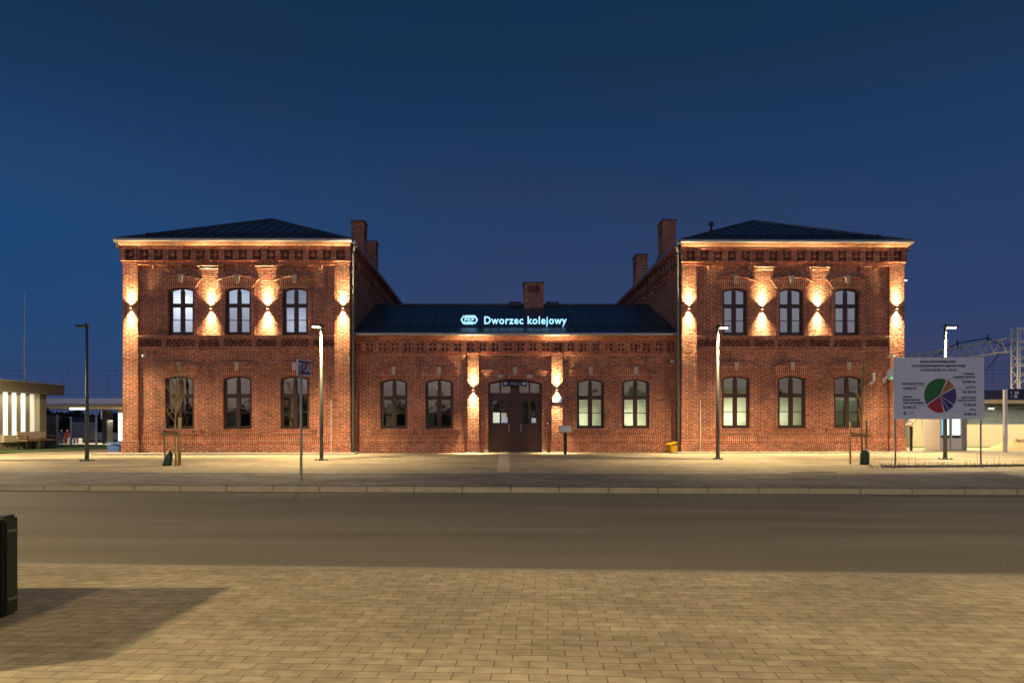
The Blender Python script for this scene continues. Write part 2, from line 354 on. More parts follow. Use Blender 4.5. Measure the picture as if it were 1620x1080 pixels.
# ------------------------------------------------------------------ station building
BE = .01455; BC, BS = cos(BE), sin(BE); Z0 = 26.2
B = empty('station_building', (0, Z0, GZ), BE, label='long red brick railway station with two taller wings and lit pilasters', cat='station')
def U(px, v=0):
    k = (px-CX)/FPX; return (k*(Z0+v*BC)+v*BS)/(BC-k*BS)
def Zl(px, py, v=0):
    u = U(px, v); Y = Z0+u*BS+v*BC; return CAMZ-(py-ROLL*(px-CX)-HOR)*Y/FPX-GZ
BASE = -.2
def arc(a, b, zs, r, n=12):
    return [(a+(b-a)*i/n, zs+r*(1-(2*i/n-1)**2)) for i in range(n+1)]
def wall_band(mb, u0, u1, z0, z1, v, holes, depth=.16):
    """front wall plane with arched openings and their reveals"""
    cur = u0
    for a, b, zb, zs, r in sorted(holes):
        mb.face([(cur, v, z0), (a, v, z0), (a, v, z1), (cur, v, z1)])
        if zb > z0+1e-4: mb.face([(a, v, z0), (b, v, z0), (b, v, zb), (a, v, zb)])
        P = arc(a, b, zs, r)
        for (p, q), (p2, q2) in zip(P, P[1:]):
            mb.face([(p, v, q), (p2, v, q2), (p2, v, z1), (p, v, z1)])
            mb.face([(p, v, q), (p, v+depth, q), (p2, v+depth, q2), (p2, v, q2)])
        mb.face([(a, v, zb), (a, v+depth, zb), (a, v+depth, zs), (a, v, zs)])
        mb.face([(b, v, zb), (b, v, zs), (b, v+depth, zs), (b, v+depth, zb)])
        mb.face([(a, v, zb), (b, v, zb), (b, v+depth, zb), (a, v+depth, zb)])
        cur = b
    mb.face([(cur, v, z0), (u1, v, z0), (u1, v, z1), (cur, v, z1)])
def ring(mb, inner, outer, v0, v1):
    """solid between two curves (same count), from v0 (front) to v1"""
    n = len(inner)
    for i in range(n-1):
        (a, b), (c, d), (e, f), (g_, h) = inner[i], inner[i+1], outer[i+1], outer[i]
        mb.face([(a, v0, b), (c, v0, d), (e, v0, f), (g_, v0, h)])
        mb.face([(g_, v0, h), (e, v0, f), (e, v1, f), (g_, v1, h)])
        mb.face([(a, v0, b), (a, v1, b), (c, v1, d), (c, v0, d)])
    for i in (0, n-1):
        (a, b), (g_, h) = inner[i], outer[i]
        mb.face([(a, v0, b), (g_, v0, h), (g_, v1, h), (a, v1, b)])
def room(parent, a, b, z0, z1, v, power, col, m='room', d=2.6, lx=0, lz=.6, name='room_interior'):
    r = MB(); r.keep = True
    x0, x1, y0, y1 = a-.5, b+.5, v+.02, v+d
    z0, z1 = z0-.15, z1+.25
    P = [(x0, y0, z0), (x1, y0, z0), (x1, y1, z0), (x0, y1, z0), (x0, y0, z1), (x1, y0, z1), (x1, y1, z1), (x0, y1, z1)]
    for f in ((0, 1, 2, 3), (7, 6, 5, 4), (2, 6, 7, 3), (0, 3, 7, 4), (1, 5, 6, 2)): r.face([P[i] for i in f])
    r.build(name, m, parent)
    if power: light('room_light', 'POINT', ((a+b)/2+lx, v+.55, z0+(z1-z0)*lz), power, col, parent, shadow_soft_size=.08)
def window(a, b, zb, zs, r, v, film=None, power=0, col=(1, .95, .70), low=True, tilt=False, lx=0, lz=.6, roomm='room', label=None, curtain=None):
    """casement window: frame part with pane, film and room as sub-parts; a..b opening"""
    w = MB(); D0, D1 = v+.10, v+.17; t = .075; top = zs+r
    P = arc(a, b, zs, r); Q = arc(a+t, b-t, zs-t*.5, r*.92)
    ring(w, Q, P, D0, D1)
    w.box(a, a+t, D0, D1, zb, zs-t*.5); w.box(b-t, b, D0, D1, zb, zs-t*.5); w.box(a+t, b-t, D0-.01, D1, zb, zb+t*1.15)
    zt = zb+(zs-zb)*.672; m = (a+b)/2
    w.box(a+t, b-t, D0-.02, D1+.002, zt-.055, zt+.055)
    w.box(a+t, b-t, D0-.045, D0-.02, zt-.01, zt+.03)
    w.box(m-.052, m+.052, D0-.012, D1-.004, zb+t*1.15, zt-.055); w.box(m-.045, m+.045, D0-.008, D1-.004, zt+.055, zs+r*.93-t*.5)
    zm = zb+(zt-zb)*.50
    for x0, x1 in ((a+t, m-.052), (m+.052, b-t)):
        s_ = .032
        w.box(x0, x0+s_, D0+.01, D1-.01, zb+t*1.15, zt-.055); w.box(x1-s_, x1, D0+.01, D1-.01, zb+t*1.15, zt-.055)
        w.box(x0+s_, x1-s_, D0+.01, D1-.01, zb+t*1.15, zb+t*1.15+s_); w.box(x0+s_, x1-s_, D0+.01, D1-.01, zt-.055-s_, zt-.055)
        w.box(x0+s_, x1-s_, D0+.018, D1-.012, zm-.014, zm+.014)
        w.box(x0, x0+s_*.8, D0+.01, D1-.01, zt+.055, zs-.02); w.box(x1-s_*.8, x1, D0+.01, D1-.01, zt+.055, zs-.02)
    fr = w.build('window', 'frame_brown', B)
    if label: fr['label'] = label
    gl = MB(); gv = D0+.035
    pts = [(a+t*.5, gv, zb+.02), (b-t*.5, gv, zb+.02)]+[(x, gv, z) for x, z in arc(a+t*.5, b-t*.5, zs-t*.25, r*.95)[::-1]]
    gl.face(pts); gl.build('pane', 'glass', fr)
    fv = D1+.03
    if film:
        f = MB(); z1 = zt if low else top
        f.face([(a, fv, zb), (b, fv, zb), (b, fv, z1), (a, fv, z1)]); f.build('privacy_film' if low else 'blind', film, fr)
    if curtain:
        f = MB(); c0, c1, h0, h1 = curtain
        f.face([(a+(b-a)*c0, fv+.1, zb+(top-zb)*h0), (a+(b-a)*c1, fv+.1, zb+(top-zb)*h0), (a+(b-a)*c1, fv+.1, zb+(top-zb)*h1), (a+(b-a)*c0, fv+.1, zb+(top-zb)*h1)])
        f.build('curtain', 'film', fr)
    room(fr, a, b, zb, top, D1+.03, power, col, roomm, lx=lx, lz=lz)
    return fr
WARM = (1, .76, .37)
def wall_lamp(u, v, z, k=1.0):
    h = MB(); h.box(u-.05, u+.05, v-.10, v-.03, z-.045, z+.045); h.box(u-.03, u+.03, v-.031, v, z-.035, z+.035)
    o = h.build('wall_lamp', 'dark_steel', B)
    l_ = MB(); l_.box(u-.035, u+.035, v-.095, v-.035, z+.046, z+.049); l_.build('lamp_lens', 'wall_lens', o); l_ = MB(); l_.box(u-.035, u+.035, v-.095, v-.035, z-.049, z-.046); l_.build('lamp_lens', 'wall_lens', o)
    light('uplight', 'SPOT', (u, v-.065, z+.055), 500*k, WARM, o, (pi-radians(4), 0, 0), spot_size=radians(118), spot_blend=1, shadow_soft_size=.025)
    light('downlight', 'SPOT', (u, v-.065, z-.055), 1050*k, WARM, o, (-radians(2), 0, 0), spot_size=radians(78), spot_blend=1, shadow_soft_size=.025)
    _beams(o, u, v, z, k)

def _beams(o, u, v, z, k):
    light('upbeam', 'SPOT', (u, v-.075, z+.055), 700*k, WARM, o, (pi-radians(3), 0, 0), spot_size=radians(50), spot_blend=1, shadow_soft_size=.03)
    light('downbeam', 'SPOT', (u, v-.075, z-.055), 1500*k, WARM, o, (-radians(3), 0, 0), spot_size=radians(50), spot_blend=1, shadow_soft_size=.03)
def frieze(mb, dk, us, z0, z1, v, vb, half):
    """corbelled band of square recessed panels with diagonal crosses; v front, vb recess"""
    e = half*.80; zc = (z0+z1)/2; h = min(e, (z1-z0)/2*.86)
    for u in us:
        for sx in (-1, 1):
            for k in (-1, 1):       # diagonal raised bars
                pass
        w = .035
        for ang in (pi/4, -pi/4):
            m_ = Matrix.Translation((u, 0, zc)) @ Matrix.Rotation(ang, 4, 'Y')
            dk.box(-h*1.28, h*1.28, v+.035, vb, -w, w, m_)
        m_ = Matrix.Translation((u, 0, zc)) @ Matrix.Rotation(pi/4, 4, 'Y')
        mb.box(-.07, .07, v+.008, v+.02, -.07, .07, m_)
        for dx, dz in ((0, 1), (0, -1), (1, 0), (-1, 0)):
            mb.box(u+dx*h*.86-.05, u+dx*h*.86+.05, v+.012, vb, zc+dz*h*.86-.05, zc+dz*h*.86+.05)

def hood(mb_a, mb_h, key, a, b, zs, r, side, flare, zpk, zend, v, proud):
    """voussoir ring + projecting hood mould + keystone"""
    inner = arc(a, b, zs, r); outer = arc(a-flare, b+flare, zend-.05, zpk-zend)
    q = MB(); ring(q, inner, outer, v-proud, v); q.build('brick_arch', 'soldier', B)
    o2 = arc(a-flare-.05, b+flare+.05, zend, zpk-zend+.02)
    i2 = arc(a-flare-.03, b+flare+.03, zend-.055, zpk-zend)
    q = MB(); ring(q, i2, o2, v-proud-.055, v); q.build('hood_mould', 'brick', B)
    m = (a+b)/2
    q = MB(); q.prism([(m-.062, v-proud-.07, zpk-.29), (m+.062, v-proud-.07, zpk-.29), (m+.082, v-proud-.07, zpk+.0), (m-.082, v-proud-.07, zpk+.0)], (0, proud+.06, 0)); q.build('keystone', 'limestone', B)

def wing(side):
    L_ = side < 0
    R0 = 375 if L_ else 1253
    sc = 1 if L_ else .982
    zz = lambda y, v=0: Zl(375, y, v)
    if L_:
        pE0, pE1 = U(194.5, -.10), U(553.3, -.10)
        up = [(266.9, 307.4), (356.5, 397.7), (447.5, 487.9)]; lo = [(261, 306.7), (353, 398.3), (443.2, 489.2)]
        lamps = [206, 331, 421.5, 542.3]
    else:
        pE0, pE1 = U(1079.0, -.10), U(1431, -.10)
        up = [(1143.3, 1182.3), (1231.9, 1271.5), (1320, 1359.8)]; lo = [(1142, 1186.8), (1231, 1275), (1319.4, 1364.2)]
        lamps = [1090.7, 1208.5, 1297, 1420.3]
    pw = .56
    w = MB(); sol = MB(); dk = MB(); hd = MB(); key = MB()
    z_str = zz(530); z_gs = zz(677.3); top_w = zz(391)
    z_us = zz(528.3); z_uspr = zz(457.5); ru = zz(453.8)-z_uspr
    z_lspr = zz(598); rl = zz(593.8)-z_lspr
    upH = [(U(a), U(b), z_us, z_uspr, ru) for a, b in up]; loH = [(U(a), U(b), z_gs, z_lspr, rl) for a, b in lo]
    wall_band(w, pE0+.02, pE1-.02, BASE, zz(545), 0, loH)
    wall_band(w, pE0+.02, pE1-.02, zz(545), top_w+.1, 0, upH)
    D = 14.0
    x0, x1 = pE0+.02, pE1-.02
    w.face([(x0, 0, BASE), (x0, 0, top_w+.1), (x0, D, top_w+.1), (x0, D, BASE)])
    w.face([(x1, 0, BASE), (x1, D, BASE), (x1, D, top_w+.1), (x1, 0, top_w+.1)])
    w.face([(x0, D, BASE), (x1, D, BASE), (x1, D, top_w+.1), (x0, D, top_w+.1)])
    # corner pilasters, returning round the corner
    zcap = zz(413)
    for a, b, sgn in ((pE0, pE0+pw, -1), (pE1-pw, pE1, 1)):
        w.box(a, b, -.10, .0, BASE, zcap)
        xo = (a-.0, a+.06) if sgn < 0 else (b-.06, b+.0)
        w.box(xo[0]-(.02 if sgn < 0 else -.02), xo[1]-(.02 if sgn < 0 else -.02), -.08, pw*.8, BASE, zcap)
        w.box(a-.05, b+.05, -.16, .02, BASE, zz(700, -.1)); sol.box(a-.03, b+.03, -.13, 0.01, zz(700, -.1), zz(694, -.1))
        hd.box(a-.03, b+.03, -.15, .02, zcap-.02, zcap+.05); hd.box(a-.015, b+.015, -.125, .02, zcap-.09, zcap-.03)
    # plinth
    w.box(pE0+pw+.052, pE1-pw-.052, -.05, .0, BASE, zz(701)); sol.box(pE0+pw+.052, pE1-pw-.052, -.035, 0, zz(701), zz(689))
    for i, (a, b, zb, zs, r) in enumerate(loH):
        sol.box(a-.28, b+.28, -.055, 0, zz(685), zz(679)); MB().box(a-.29, b+.29, -.09, .0, zz(679)+.002, zz(677.3)-.01).build('sill', 'brick', B)
        w.box(a-.02, b+.02, 0.0, .1, zb-.06, zb-.006)
        hood(sol, hd, key, a, b, zs, r, 0, .24, zz(572), zz(579), 0, .025)
        w.box(a-.20, a-.0, -.022, 0, zz(677.3), zs-.3) if False else None
    # upper string course, lattice and soldier band
    ca, cb = pE0+pw, pE1-pw
    hd.box(ca, cb, -.12, 0, zz(531.5), zz(529.3)); w.box(ca, cb, -.085, 0, zz(535), zz(531.5)-.002)
    sol.box(ca, cb, -.065, 0, zz(553), zz(547.5)); w.box(ca, cb, -.035, 0, zz(556), zz(553)-.002)
    segs = []
    cen = [(a+b)/2 for a, b, *_ in upH]; hw = .60
    edges = [ca]+sum([[c-hw, c+hw] for c in cen], [])+[cb]
    for j in range(len(edges)-1):
        segs.append((edges[j]+(.08 if j else .03), edges[j+1]-(.08 if j < len(edges)-2 else .03)))
    zb0, zb1 = zz(547.5), zz(535)
    prev = ca
    for s0, s1 in segs:
        w.box(prev, s0, -.07, 0, zb0, zb1); prev = s1
        n = max(2, round((s1-s0)/.30)); st = (s1-s0)/n; zc = (zb0+zb1)/2; hh = (zb1-zb0)/2
        for i in range(n+1):
            for ang in (pi/4, -pi/4):
                m_ = Matrix.Translation((s0+st*i if 0 < i < n else s0+st*i*(.999), 0, zc)) @ Matrix.Rotation(ang, 4, 'Y')
                dk.box(-hh*1.15, hh*1.15, -.05, -.004, -.025, .025, m_)
            if i < n: dk.box(s0+st*(i+.5)-.045, s0+st*(i+.5)+.045, -.045, -.004, zc-.045, zc+.045)
    w.box(prev, cb, -.07, 0, zb0, zb1)
    for e in edges[1:-1]: hd.box(e-.07, e+.07, -.10, 0, zz(549.5), zb0+.12)
    # window surrounds upper
    for a, b, zb, zs, r in upH:
        j = .145; zt = zz(446)
        for s0, s1 in ((a-j, a), (b, b+j)): w.box(s0, s1, -.045, 0, z_str+.005, zs)
        hood(sol, hd, key, a, b, zs, r, 0, .26, zz(434), zz(440.5), 0, .045)
        w.box(a, b, 0.002, .1, zb-.05, zb-.004)
    # frieze
    z0f, z1f = zz(412.5, -.1), zz(392, -.1); v = -.17; vb = -.03
    us = [pE0+(pE1-pE0)*(.0365+.927*i/15) for i in range(16)]
    half = (us[1]-us[0])/2
    vv = lambda i: v-(.05 if i in (0, 15) else 0)
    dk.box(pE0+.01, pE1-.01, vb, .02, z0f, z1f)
    for i, u in enumerate(us):
        f = vv(i); e = .158
        l0 = (pE0-.045) if i == 0 else u-half; l1 = (pE1+.045) if i == 15 else u+half
        w.box(l0, u-e, f, vb, z0f, z1f); w.box(u+e, l1, f, vb, z0f, z1f)
        w.box(u-e, u+e, f, vb, z0f, z0f+.055); w.box(u-e, u+e, f, vb, z1f-.055, z1f)
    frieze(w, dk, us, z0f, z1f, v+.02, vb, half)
    sol.box(ca, cb, -.12, 0, z0f-.13, z0f-.003)
    # corbels under frieze
    for i in range(1, 15):
        u = (us[i]+us[i-1])/2 if i > 0 else us[i]
        if ca+.05 < u < cb-.05:
            dd = .16 if i % 4 in (1, 3) else .10
            MB().box(u-.075, u+.075, -.11, 0, z0f-.13-dd*.5, z0f-.132).box(u-.055, u+.055, -.07, 0, z0f-.13-dd*1.2, z0f-.13-dd*.5).build('corbel', 'brick', B)
    for i in (0, 1, 2):          # ledges over the piers
        pass
    for px in lamps[1:3]:
        u = U(px); hd.box(u-.38, u+.38, -.15, 0, z0f-.175, z0f-.134); hd.box(u-.34, u+.34, -.085, 0, z0f-.26, z0f-.18)
    # cornice
    zc0, zc1 = zz(390.5, -.2), zz(382, -.35)
    c0, c1 = pE0-.06, pE1+.06
    hd.box(c0, c1, -.24, .0, z1f+.001, z1f+.035)
    cz = z1f+.035
    hc = zc1-cz
    sol.prism([(c0, -.25, cz), (c1, -.25, cz), (c1, -.25, cz+.03), (c0, -.25, cz+.03)], (0, .25, 0))
    n = int((c1-c0)/.085)
    for i in range(n):
        u = c0+(c1-c0)*(i+.5)/n
        sol.prism([(u-.030, -.25, cz+.03), (u-.030, -.37, cz+hc), (u-.030, -.1, cz+hc), (u-.030, -.1, cz+.03)], (.060, 0, 0))
    sol.prism([(c0, -.235, cz+.03), (c0, -.345, cz+hc), (c0, -.05, cz+hc), (c0, -.05, cz+.03)], (c1-c0, 0, 0))
    # side frieze and cornice (both side walls)
    for xs, sg in ((x0, -1), (x1, 1)):
        def sb(m_, p0, p1, y0, y1, za, zb_):
            m_.box(*((xs-p1, xs-p0) if sg < 0 else (xs+p0, xs+p1)), y0, y1, za, zb_)
        y = .05
        sb(sol, 0, .30, -.05, D, cz+.03, cz+hc); sb(sol, 0, .22, -.05, D, z1f+.0, cz+.028)
        sb(sol, 0, .1, .05, D, z0f-.13, z0f-.003)
        sb(dk, 0, .02, .05, D, z0f, z1f)
        k = 0
        yy = .3
        while yy < D:
            sb(w, .02, .14, yy-.09, yy+.09, z0f, z1f)
            for ang in (pi/4, -pi/4):
                m_ = Matrix.Translation((xs+sg*.08, yy+half, (z0f+z1f)/2)) @ Matrix.Rotation(ang, 4, 'X')
                dk.box(-.045, .045, -.22, .22, -.03, .03, m_)
            yy += half*2
        sb(w, .02, .14, .05, D, z0f, z0f+.05); sb(w, .02, .14, .05, D, z1f-.05, z1f-.002)
        yy = .6
        while yy < D:
            sb(w, 0, .10, yy-.07, yy+.07, z0f-.28, z0f-.132); yy += half*2
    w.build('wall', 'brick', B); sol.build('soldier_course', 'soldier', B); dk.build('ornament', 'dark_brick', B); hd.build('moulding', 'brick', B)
    # gutter & roof
    zr = cz+hc
    gt = MB(); e0, e1 = pE0-.17, pE1+.17
    def gut(m_, p, q, out):   # half-round gutter along p->q with outward dir
        p, q, out = Vector(p), Vector(q), Vector(out); prof = [(-.01, .07), (.0, .0), (.045, -.035), (.10, -.035), (.135, .0), (.145, .07)]
        A = [m_.b.verts.new(p+out*a_+Vector((0, 0, b_))) for a_, b_ in prof]; C_ = [m_.b.verts.new(q+out*a_+Vector((0, 0, b_))) for a_, b_ in prof]
        for i in range(5): m_.b.faces.new((A[i], A[i+1], C_[i+1], C_[i]))
        m_.b.faces.new(A); m_.b.faces.new(C_[::-1])
    gut(gt, (e0+.02, -.36, zr+.035), (e1-.02, -.36, zr+.035), (0, -1, 0))
    gut(gt, (e0+.05, -.3, zr+.035), (e0+.05, D+.2, zr+.035), (-1, 0, 0)); gut(gt, (e1-.05, -.3, zr+.035), (e1-.05, D+.2, zr+.035), (1, 0, 0))
    gt.build('gutter', 'gutter', B)
    rf = MB(); m = (e0+e1)/2; y0, y1 = -.38, D+.3; hd_ = (e1-e0)/2; rz = zr+.10
    zap = Zl(431, 346.5, hd_-.38) if L_ else Zl(1186, 351, hd_-.38)
    A = (e0+.02, y0+.02, rz); Bp = (e1-.02, y0+.02, rz); C_ = (e1-.02, y1, rz); Dp = (e0+.02, y1, rz); R1 = (m, y0+hd_, zap); R2 = (m, y1-hd_, zap)
    rf.face([A, Bp, R1]); rf.face([Bp, C_, R2, R1]); rf.face([C_, Dp, R2]); rf.face([Dp, A, R1, R2]); rf.face([A, Dp, C_, Bp])
    rf.box(e0+.0, e1, y0, y1, zr+.001, rz-.001)
    def on(u, y):     # roof height
        d = min(u-e0, e1-u, y-y0, y1-y); return rz+(zap-rz)*min(1, d/hd_)
    ribs = int((e1-e0)/.42)
    for i in range(1, ribs):
        u = e0+(e1-e0)*i/ribs; d = min(u-e0, e1-u)
        if d > .15: rf.tube([(u, y0+.03, rz+.015), (u, y0+d, on(u, y0+d)+.015)], .026, 4)
    yy = y0+.45
    while yy < y1-.3:
        d = min(hd_, yy-y0, y1-yy)
        rf.tube([(e0+.05, yy, rz+.015), (e0+d, yy, on(e0+d, yy)+.015)], .026, 4); rf.tube([(e1-.05, yy, rz+.015), (e1-d, yy, on(e1-d, yy)+.015)], .026, 4); yy += .45
    for P in ((A, R1), (Bp, R1), (R1, R2)): rf.tube([Vector(P[0])+Vector((0, 0, .02)), Vector(P[1])+Vector((0, 0, .02))], .045, 6)
    ro = rf.build('roof', 'roof_metal', B)
    sg_ = MB(); zs_ = on(m, y0+.45)
    for k in (.07, .13): sg_.tube([(e0+.95, y0+.45, zs_+k), (e1-.95, y0+.45, zs_+k)], .014, 5)
    u = e0+1.0
    while u < e1-.9:
        sg_.box(u-.012, u+.012, y0+.40, y0+.50, zs_-.02, zs_+.16); u += .84
    sg_.build('snow_guard', 'roof_dark', ro)
    # wall lamps
    for i, px in enumerate(lamps): wall_lamp(U(px, -.2), -.10 if i in (0, 3) else -.0, zz(485.3))
    # apron
    ap = MB(); ap.box(pE0-.85 if L_ else pE0-.3, pE1+.3 if L_ else pE1+.75, -.62, .9, -.35, .045)
    ap.build('apron', 'concrete', B, bevel=.01)
    # windows
    if L_:
        window(*upH[0], 0, 'blind', 50, (.86, .90, 1), low=False, roomm='room_cool')  # cool room lights added behind these blinds to make the panes bright
        window(*upH[1], 0, 'blind', 17, (.72, .84, 1), low=False, roomm='room_cool', lz=.7)
        window(*upH[2], 0, 'blind', 15, (.72, .80, 1), low=False, roomm='room_cool', lz=.3)
        window(*loH[0], 0, None, .12); window(*loH[1], 0, None, .5, curtain=(.05, .44, .0, 1), col=(.8, 1, .8)); window(*loH[2], 0, None, .9, curtain=(.30, .52, .22, .66), col=(1, .9, .7))
    else:
        window(*upH[0], 0, None, .35, (.8, .9, 1), roomm='room_cool'); window(*upH[1], 0, None, .35, (.8, .9, 1), roomm='room_cool')
        window(*upH[2], 0, None, 1.0, (.9, 1, .8), roomm='room_cool', curtain=(.0, .35, .05, .55))
        window(*loH[0], 0, 'film', 60, low=True, lx=-.1, lz=.22); window(*loH[1], 0, 'film', 30, low=True, lx=-.35, lz=.22); window(*loH[2], 0, 'film', 5, low=True, lx=0, col=(.8, 1, .75))
    return pE0, pE1, D, zr, zz
LW = wing(-1); RW = wing(1)

def centre():
    V = .62; zc_ = lambda y, v=V: Zl(812, y, v)
    u0, u1 = LW[1]-.05, RW[0]+.05
    w = MB(); sol = MB(); dk = MB(); hd = MB(); key = MB()
    zsill = zc_(677.8); zspr = zc_(604); r = zc_(599.8)-zspr
    H = [(U(a, V), U(b, V), zsill, zspr, r) for a, b in ((602, 644.7), (673, 716.7), (912.5, 955.8), (984.2, 1027.4))]
    da, db = U(772.3, V), U(857.3, V)
    dspr = zc_(605.5); dr = zc_(599.8)-dspr
    top = zc_(530)
    wall_band(w, u0, u1, BASE, top, V, H+[(da, db, 0.0, dspr, dr)], .2)
    for a, b in ((740, 757.5), (872.6, 890)):
        pa, pb = U(a, V-.1), U(b, V-.1)
        w.box(pa, pb, V-.10, V, BASE, zc_(557.5)); w.box(pa-.04, pb+.04, V-.14, V, BASE, zc_(701)); sol.box(pa-.02, pb+.02, V-.12, V, zc_(701), zc_(694))
        hd.box(pa-.03, pb+.03, V-.15, V, zc_(557.5)-.05, zc_(557.5)+.0)
        key.box(pa-.06, pb+.08, V-.17, V-.141, -.2, .04)
    pl = [(u0, U(740, V)-.1), (U(757.5, V)+.1, da-.001), (db+.001, U(872.6, V)-.1), (U(890, V)+.1, u1)]
    for a, b in pl[:1]+pl[3:]:
        w.box(a, b, V-.05, V, BASE, zc_(701)); sol.box(a, b, V-.035, V, zc_(701), zc_(689))
    for a, b, zb, zs, r_ in H:
        sol.box(a-.26, b+.26, V-.055, V, zc_(685), zc_(679.5)); MB().box(a-.27, b+.27, V-.085, V, zc_(679.5)+.002, zb-.008).build('sill', 'brick', B)
        hood(sol, hd, key, a, b, zs, r_, 0, .20, zc_(580.5), zc_(586), V, .03)
        w.box(a, b, V+.002, V+.1, zb-.05, zb-.004)
    # door arch
    inner = arc(da, db, dspr, dr); outer = arc(da-.22, db+.22, zc_(588), zc_(581.5)-zc_(588)); ring(sol, inner, outer, V-.04, V)
    ring(hd, arc(da-.23, db+.23, zc_(588)-.03, zc_(581.5)-zc_(588)), arc(da-.28, db+.28, zc_(587), zc_(580)-zc_(587)), V-.11, V)
    m = (da+db)/2
    key.prism([(m-.07, V-.13, zc_(592)), (m+.07, V-.13, zc_(592)), (m+.085, V-.13, zc_(580.5)), (m-.085, V-.13, zc_(580.5))], (0, .12, 0))
    for s in (-1, 1):
        key.box(m+s*.555-.11, m+s*.555+.11, V-.10, V, zc_(597.6), zc_(592.6))
        e = da if s < 0 else db
        key.box(*sorted((e, e+s*.17)), V-.06, V+.1, -.1, .11)
    # frieze
    z0f, z1f = zc_(557, V-.1), zc_(540.5, V-.1); v = V-.14; vb = V-.03
    n = 26; us = [U(565.8+(1061.9-565.8)*i/(n-1), V-.1) for i in range(n)]; half = (us[1]-us[0])/2
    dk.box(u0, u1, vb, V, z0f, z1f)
    for u in us:
        e = .128
        w.box(max(u0, u-half), u-e, v, vb, z0f, z1f); w.box(u+e, min(u1, u+half), v, vb, z0f, z1f); w.box(u-e, u+e, v, vb, z0f, z0f+.05); w.box(u-e, u+e, v, vb, z1f-.05, z1f)
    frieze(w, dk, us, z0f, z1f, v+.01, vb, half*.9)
    sol.box(u0, u1, V-.08, V, z0f-.13, z0f-.003)
    for i in range(n-1):
        u = us[i]+half
        (MB().box(u-.08, u+.08, V-.07, V, z0f-.24, z0f-.132) if i % 2 == 0 else MB().box(u-.05, u+.05, V-.05, V, z0f-.18, z0f-.132)).build('corbel', 'brick', B)
    # brick bands + cornice
    hd.box(u0, u1, V-.16, V, z1f+.001, z1f+.04)
    cz = z1f+.04; zt = zc_(531, V-.3); 
    sol.prism([(u0, V-.18, cz), (u0, V-.27, zt), (u0, V, zt), (u0, V, cz)], (u1-u0, 0, 0))
    k = int((u1-u0)/.085)
    for i in range(k):
        u = u0+(u1-u0)*(i+.5)/k; sol.prism([(u-.03, V-.195, cz+.05), (u-.03, V-.29, zt), (u-.03, V-.1, zt), (u-.03, V-.1, cz+.05)], (.06, 0, 0))
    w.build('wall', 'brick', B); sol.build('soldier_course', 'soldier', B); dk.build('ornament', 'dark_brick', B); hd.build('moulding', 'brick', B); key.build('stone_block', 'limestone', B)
    # gutter / roof
    gt = MB(); gt.tube([(u0+.06, V-.36, zt+.06), (u1-.06, V-.36, zt+.06)], .062, 10); gt.box(u0+.05, u1-.05, V-.30, V-.02, zt+.001, zt+.05)
    gt.build('gutter', 'gutter', B)
    yr = V+4.9; zr = Zl(812, 483.3, yr); y0 = V-.33; z0 = zt+.13; y1 = V+10.1
    rf = MB(); rf.prism([(u0, y0, z0), (u0, yr, zr), (u0, y1, z0), (u0, y1-.3, z0-.12), (u0, y0+.02, z0-.06)], (u1-u0, 0, 0))
    k = int((u1-u0)/.47); dirn = Vector((0, yr-y0, zr-z0))
    for i in range(k+1):
        u = u0+.2+(u1-u0-.4)*i/k; rf.tube([(u, y0, z0+.014), (u, yr, zr+.014)], .024, 4)
    rf.tube([(u0, yr, zr+.03), (u1, yr, zr+.03)], .05, 6)
    ro = rf.build('roof', 'roof_metal', B)
    rz = lambda y: z0+(zr-z0)*(y-y0)/(yr-y0)
    s = MB(); ys = y0+.5
    for q in (.08, .15): s.tube([(u0+.3, ys, rz(ys)+q), (u1-.3, ys, rz(ys)+q)], .012, 5)
    u = u0+.4
    while u < u1-.3: s.box(u-.01, u+.01, ys-.05, ys+.05, rz(ys)-.02, rz(ys)+.17); u += .66
    s.build('snow_guard', 'roof_dark', ro)
    c_ = MB()
    for px in (815, 874):
        u = U(px, yr); MB().box(u-.28, u+.28, yr-.25, yr+.3, zr-.06, zr+.14).build('roof_hatch', 'roof_dark', ro)
    # back wall
    bw = MB(); bw.box(u0, u1, V+9.6, V+9.8, BASE, zt); bw.build('rear_wall', 'brick', B)
    # chimney
    def chim(pxa, pxb, ytop, ybot, v, depth, name='chimney', niche=None, par=B):
        a, b = U(pxa, v), U(pxb, v); zt_ = Zl((pxa+pxb)/2, ytop, v); zb_ = Zl((pxa+pxb)/2, ybot, v)
        c = MB(); c.box(a, b, v, v+depth, zb_-.6, zt_-.1); c.box(a-.02, b+.02, v-.02, v+depth+.02, zt_-.1, zt_-.03)
        o = c.build('chimney', 'brick', par)
        cp = MB(); cp.box(a-.04, b+.04, v-.04, v+depth+.04, zt_-.03, zt_); cp.build('cap', 'roof_dark', o)
        nn = MB()
        if niche == 'front':
            w_ = (b-a)*.32; mm = (a+b)/2; nn.box(mm-w_, mm+w_, v-.006, v-.001, zt_-.48, zt_-.18); nn.build('flue_opening', 'dark_brick', o)
        else:
            sx = a-.006 if niche == 'left' else b+.001
            nn.box(sx, sx+.005, v+depth*.3, v+depth*.7, zt_-.62, zt_-.3); nn.build('flue_opening', 'dark_brick', o)
        fl = MB(); fl.box(a-.05, b+.05, v-.06, v+depth+.05, zb_-.3, zb_+.06); fl.build('flashing', 'roof_dark', o)
    chim(829.4, 860.3, 446, 489, yr-.45, .8, niche='front')
    chim(556, 576, 348, 404, 2.5, .75, niche='right'); chim(579.5, 595, 380.5, 428, 5.2, .6, niche='right')
    chim(1049.5, 1069.8, 347.5, 404, 2.6, .95, niche='left'); chim(1007.8, 1024.8, 402, 452, 7.9, 1.0, niche='left')
